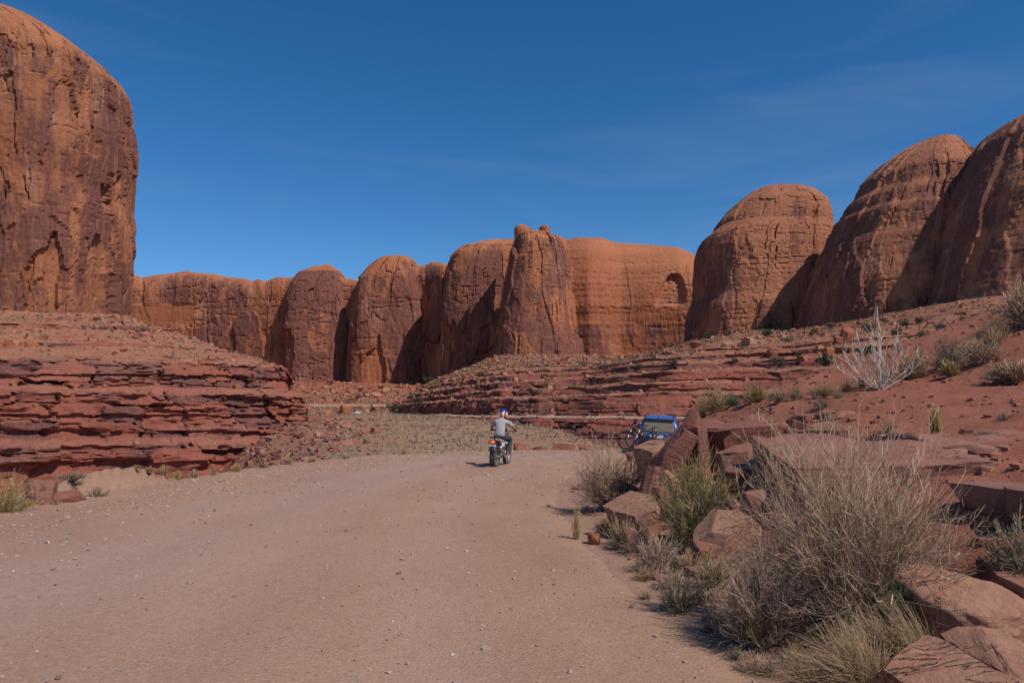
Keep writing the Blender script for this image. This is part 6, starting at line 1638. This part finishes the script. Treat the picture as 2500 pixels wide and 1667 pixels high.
# ------------------------------------------------------------------ mountain bikes hung on the car's rear rack
H['bikeframe'] = plain('dark_bike_paint', (0.03, 0.03, 0.036), 0.3, spec=0.5)
H['bikered'] = plain('red_bike_paint', (0.42, 0.035, 0.03), 0.3, spec=0.5)
def bicycle(pos, rot, frame, accent, label):
    """side-on: front wheel towards -x"""
    root = empty('mountain_bike', pos, rot); props(root, label, 'bicycle', 'mountain bikes on the car rack')
    for nm, x in (('front_wheel', -.56), ('rear_wheel', .56)):
        w = MB().lathe([(.325, -.014), (.312, 0), (.325, .014), (.335, 0)], n=36, axis='y').lathe([(.02, -.05), (.03, -.04), (.018, 0), (.03, .04), (.02, .05)], n=14, axis='y')
        wo = w.build(nm, H['black'], root, True, loc=(x, 0, .365))
        MB().lathe([(.335, -.02), (.352, -.028), (.368, -.012), (.368, .012), (.352, .028), (.335, .02)], n=44, axis='y').build('tyre', H['rubber'], wo, True)
        sp = MB()
        for i in range(24):
            a = i / 24 * 6.283; sp.tube([(.02 * math.cos(a), .03 * (-1) ** i, .02 * math.sin(a)), (.318 * math.cos(a + .3), 0, .318 * math.sin(a + .3))], .002, 3)
        sp.build('spokes', H['steel'], wo)
    f = MB().tube([(-.36, 0, .86), (.02, 0, .78), (.22, 0, .74)], .022, 8).tube([(-.345, 0, .79), (-.15, 0, .5), (.10, 0, .36)], .027, 8).tube([(.10, 0, .36), (.21, 0, .78)], .02, 8)
    f.tube([(-.37, 0, .92), (-.34, 0, .76)], .026, 8); f.build('frame', frame, root, True)
    rt = MB()
    for s in (-1, 1): rt.tube([(.13, s * .03, .40), (.56, s * .06, .365)], .012, 6).tube([(.19, s * .03, .68), (.56, s * .06, .365)], .010, 6)
    rt.build('rear_triangle', accent, root, True)
    MB().tube([(.02, 0, .62), (.20, 0, .56)], .022, 8).build('shock', H['steel'], root, True)
    fk = MB()
    for s in (-1, 1): fk.tube([(-.56, s * .06, .365), (-.47, s * .06, .56)], .021, 8).tube([(-.475, s * .06, .55), (-.385, s * .06, .78)], .016, 8)
    fk.box((-.385, 0, .78), (.05, .16, .035)); fk.build('fork', H['steel'], root, True)
    hb = MB().tube([(-.38, 0, .93), (-.42, 0, .97)], .018, 8).tube(curve([(-.36, -.36, .99), (-.41, -.15, .975), (-.42, 0, .97), (-.41, .15, .975), (-.36, .36, .99)], 4), .014, 8); ho = hb.build('handlebar', H['black'], root, True)
    for s in (-1, 1): MB().tube([(-.37, s * .26, .985), (-.355, s * .38, .99)], .019, 8).build('grip', H['rubber'], ho, True)
    sp = MB().tube([(.21, 0, .78), (.245, 0, .93)], .014, 8); so = sp.build('seat_post', accent, root, True)
    V = []
    for x, w, z in ((.12, .02, .945), (.20, .03, .95), (.30, .07, .96), (.37, .075, .975), (.39, .05, .97)):
        V += [(x, -w, z - .03), (x, w, z - .03), (x, w * .7, z + .012), (x, -w * .7, z + .012)]
    MB().add(V, [(i * 4 + j, i * 4 + (j + 1) % 4, i * 4 + 4 + (j + 1) % 4, i * 4 + 4 + j) for i in range(4) for j in range(4)] + [(3, 2, 1, 0), (16, 17, 18, 19)]).build('saddle', H['black'], so, bevel=.008)
    cr = MB().lathe([(.075, -.004), (.085, -.004), (.085, .004), (.075, .004)], c=(.10, -.05, .36), axis='y', n=24).tube([(.10, -.07, .36), (.22, -.075, .28)], .012, 6).tube([(.10, .07, .36), (-.02, .075, .44)], .012, 6)
    co = cr.build('crankset', H['black'], root)
    MB().box((.22, -.12, .28), (.09, .09, .018)).build('pedal', H['black'], co); MB().box((-.02, .12, .44), (.09, .09, .018)).build('pedal', H['black'], co)
    return root
BY = CY - 2.55
bx_ = xat(1572, BY)
zb_ = at(1560, 1101, BY)[2]
bicycle((bx_ + .10, BY, zb_), (0, math.radians(6), math.radians(12)), H['bikeframe'], H['bikered'], 'nearer dark mountain bike with red details on the blue car rack')
bicycle((bx_ - .16, BY + .30, zb_ + .03), (0, math.radians(3), math.radians(14)), H['bikeframe'], H['bikeframe'], 'second black mountain bike behind the red-detailed one')
rk = empty('bike_rack', (bx_ + .25, BY + .15, zb_), (0, 0, math.radians(12))); props(rk, 'black hitch rack holding the bikes behind the blue car', 'bike rack')
MB().tube([(0, .55, .42), (0, -.25, .42), (0, -.28, .90)], .03, 8).build('post', H['black'], rk)
for y in (-.15, .15): MB().box((-.02, y, .40), (1.3, .10, .03)).build('wheel_tray', H['black'], rk)
MB().tube([(0, -.26, .85), (-.05, .2, .80)], .018, 6).build('clamp_arm', H['black'], rk)
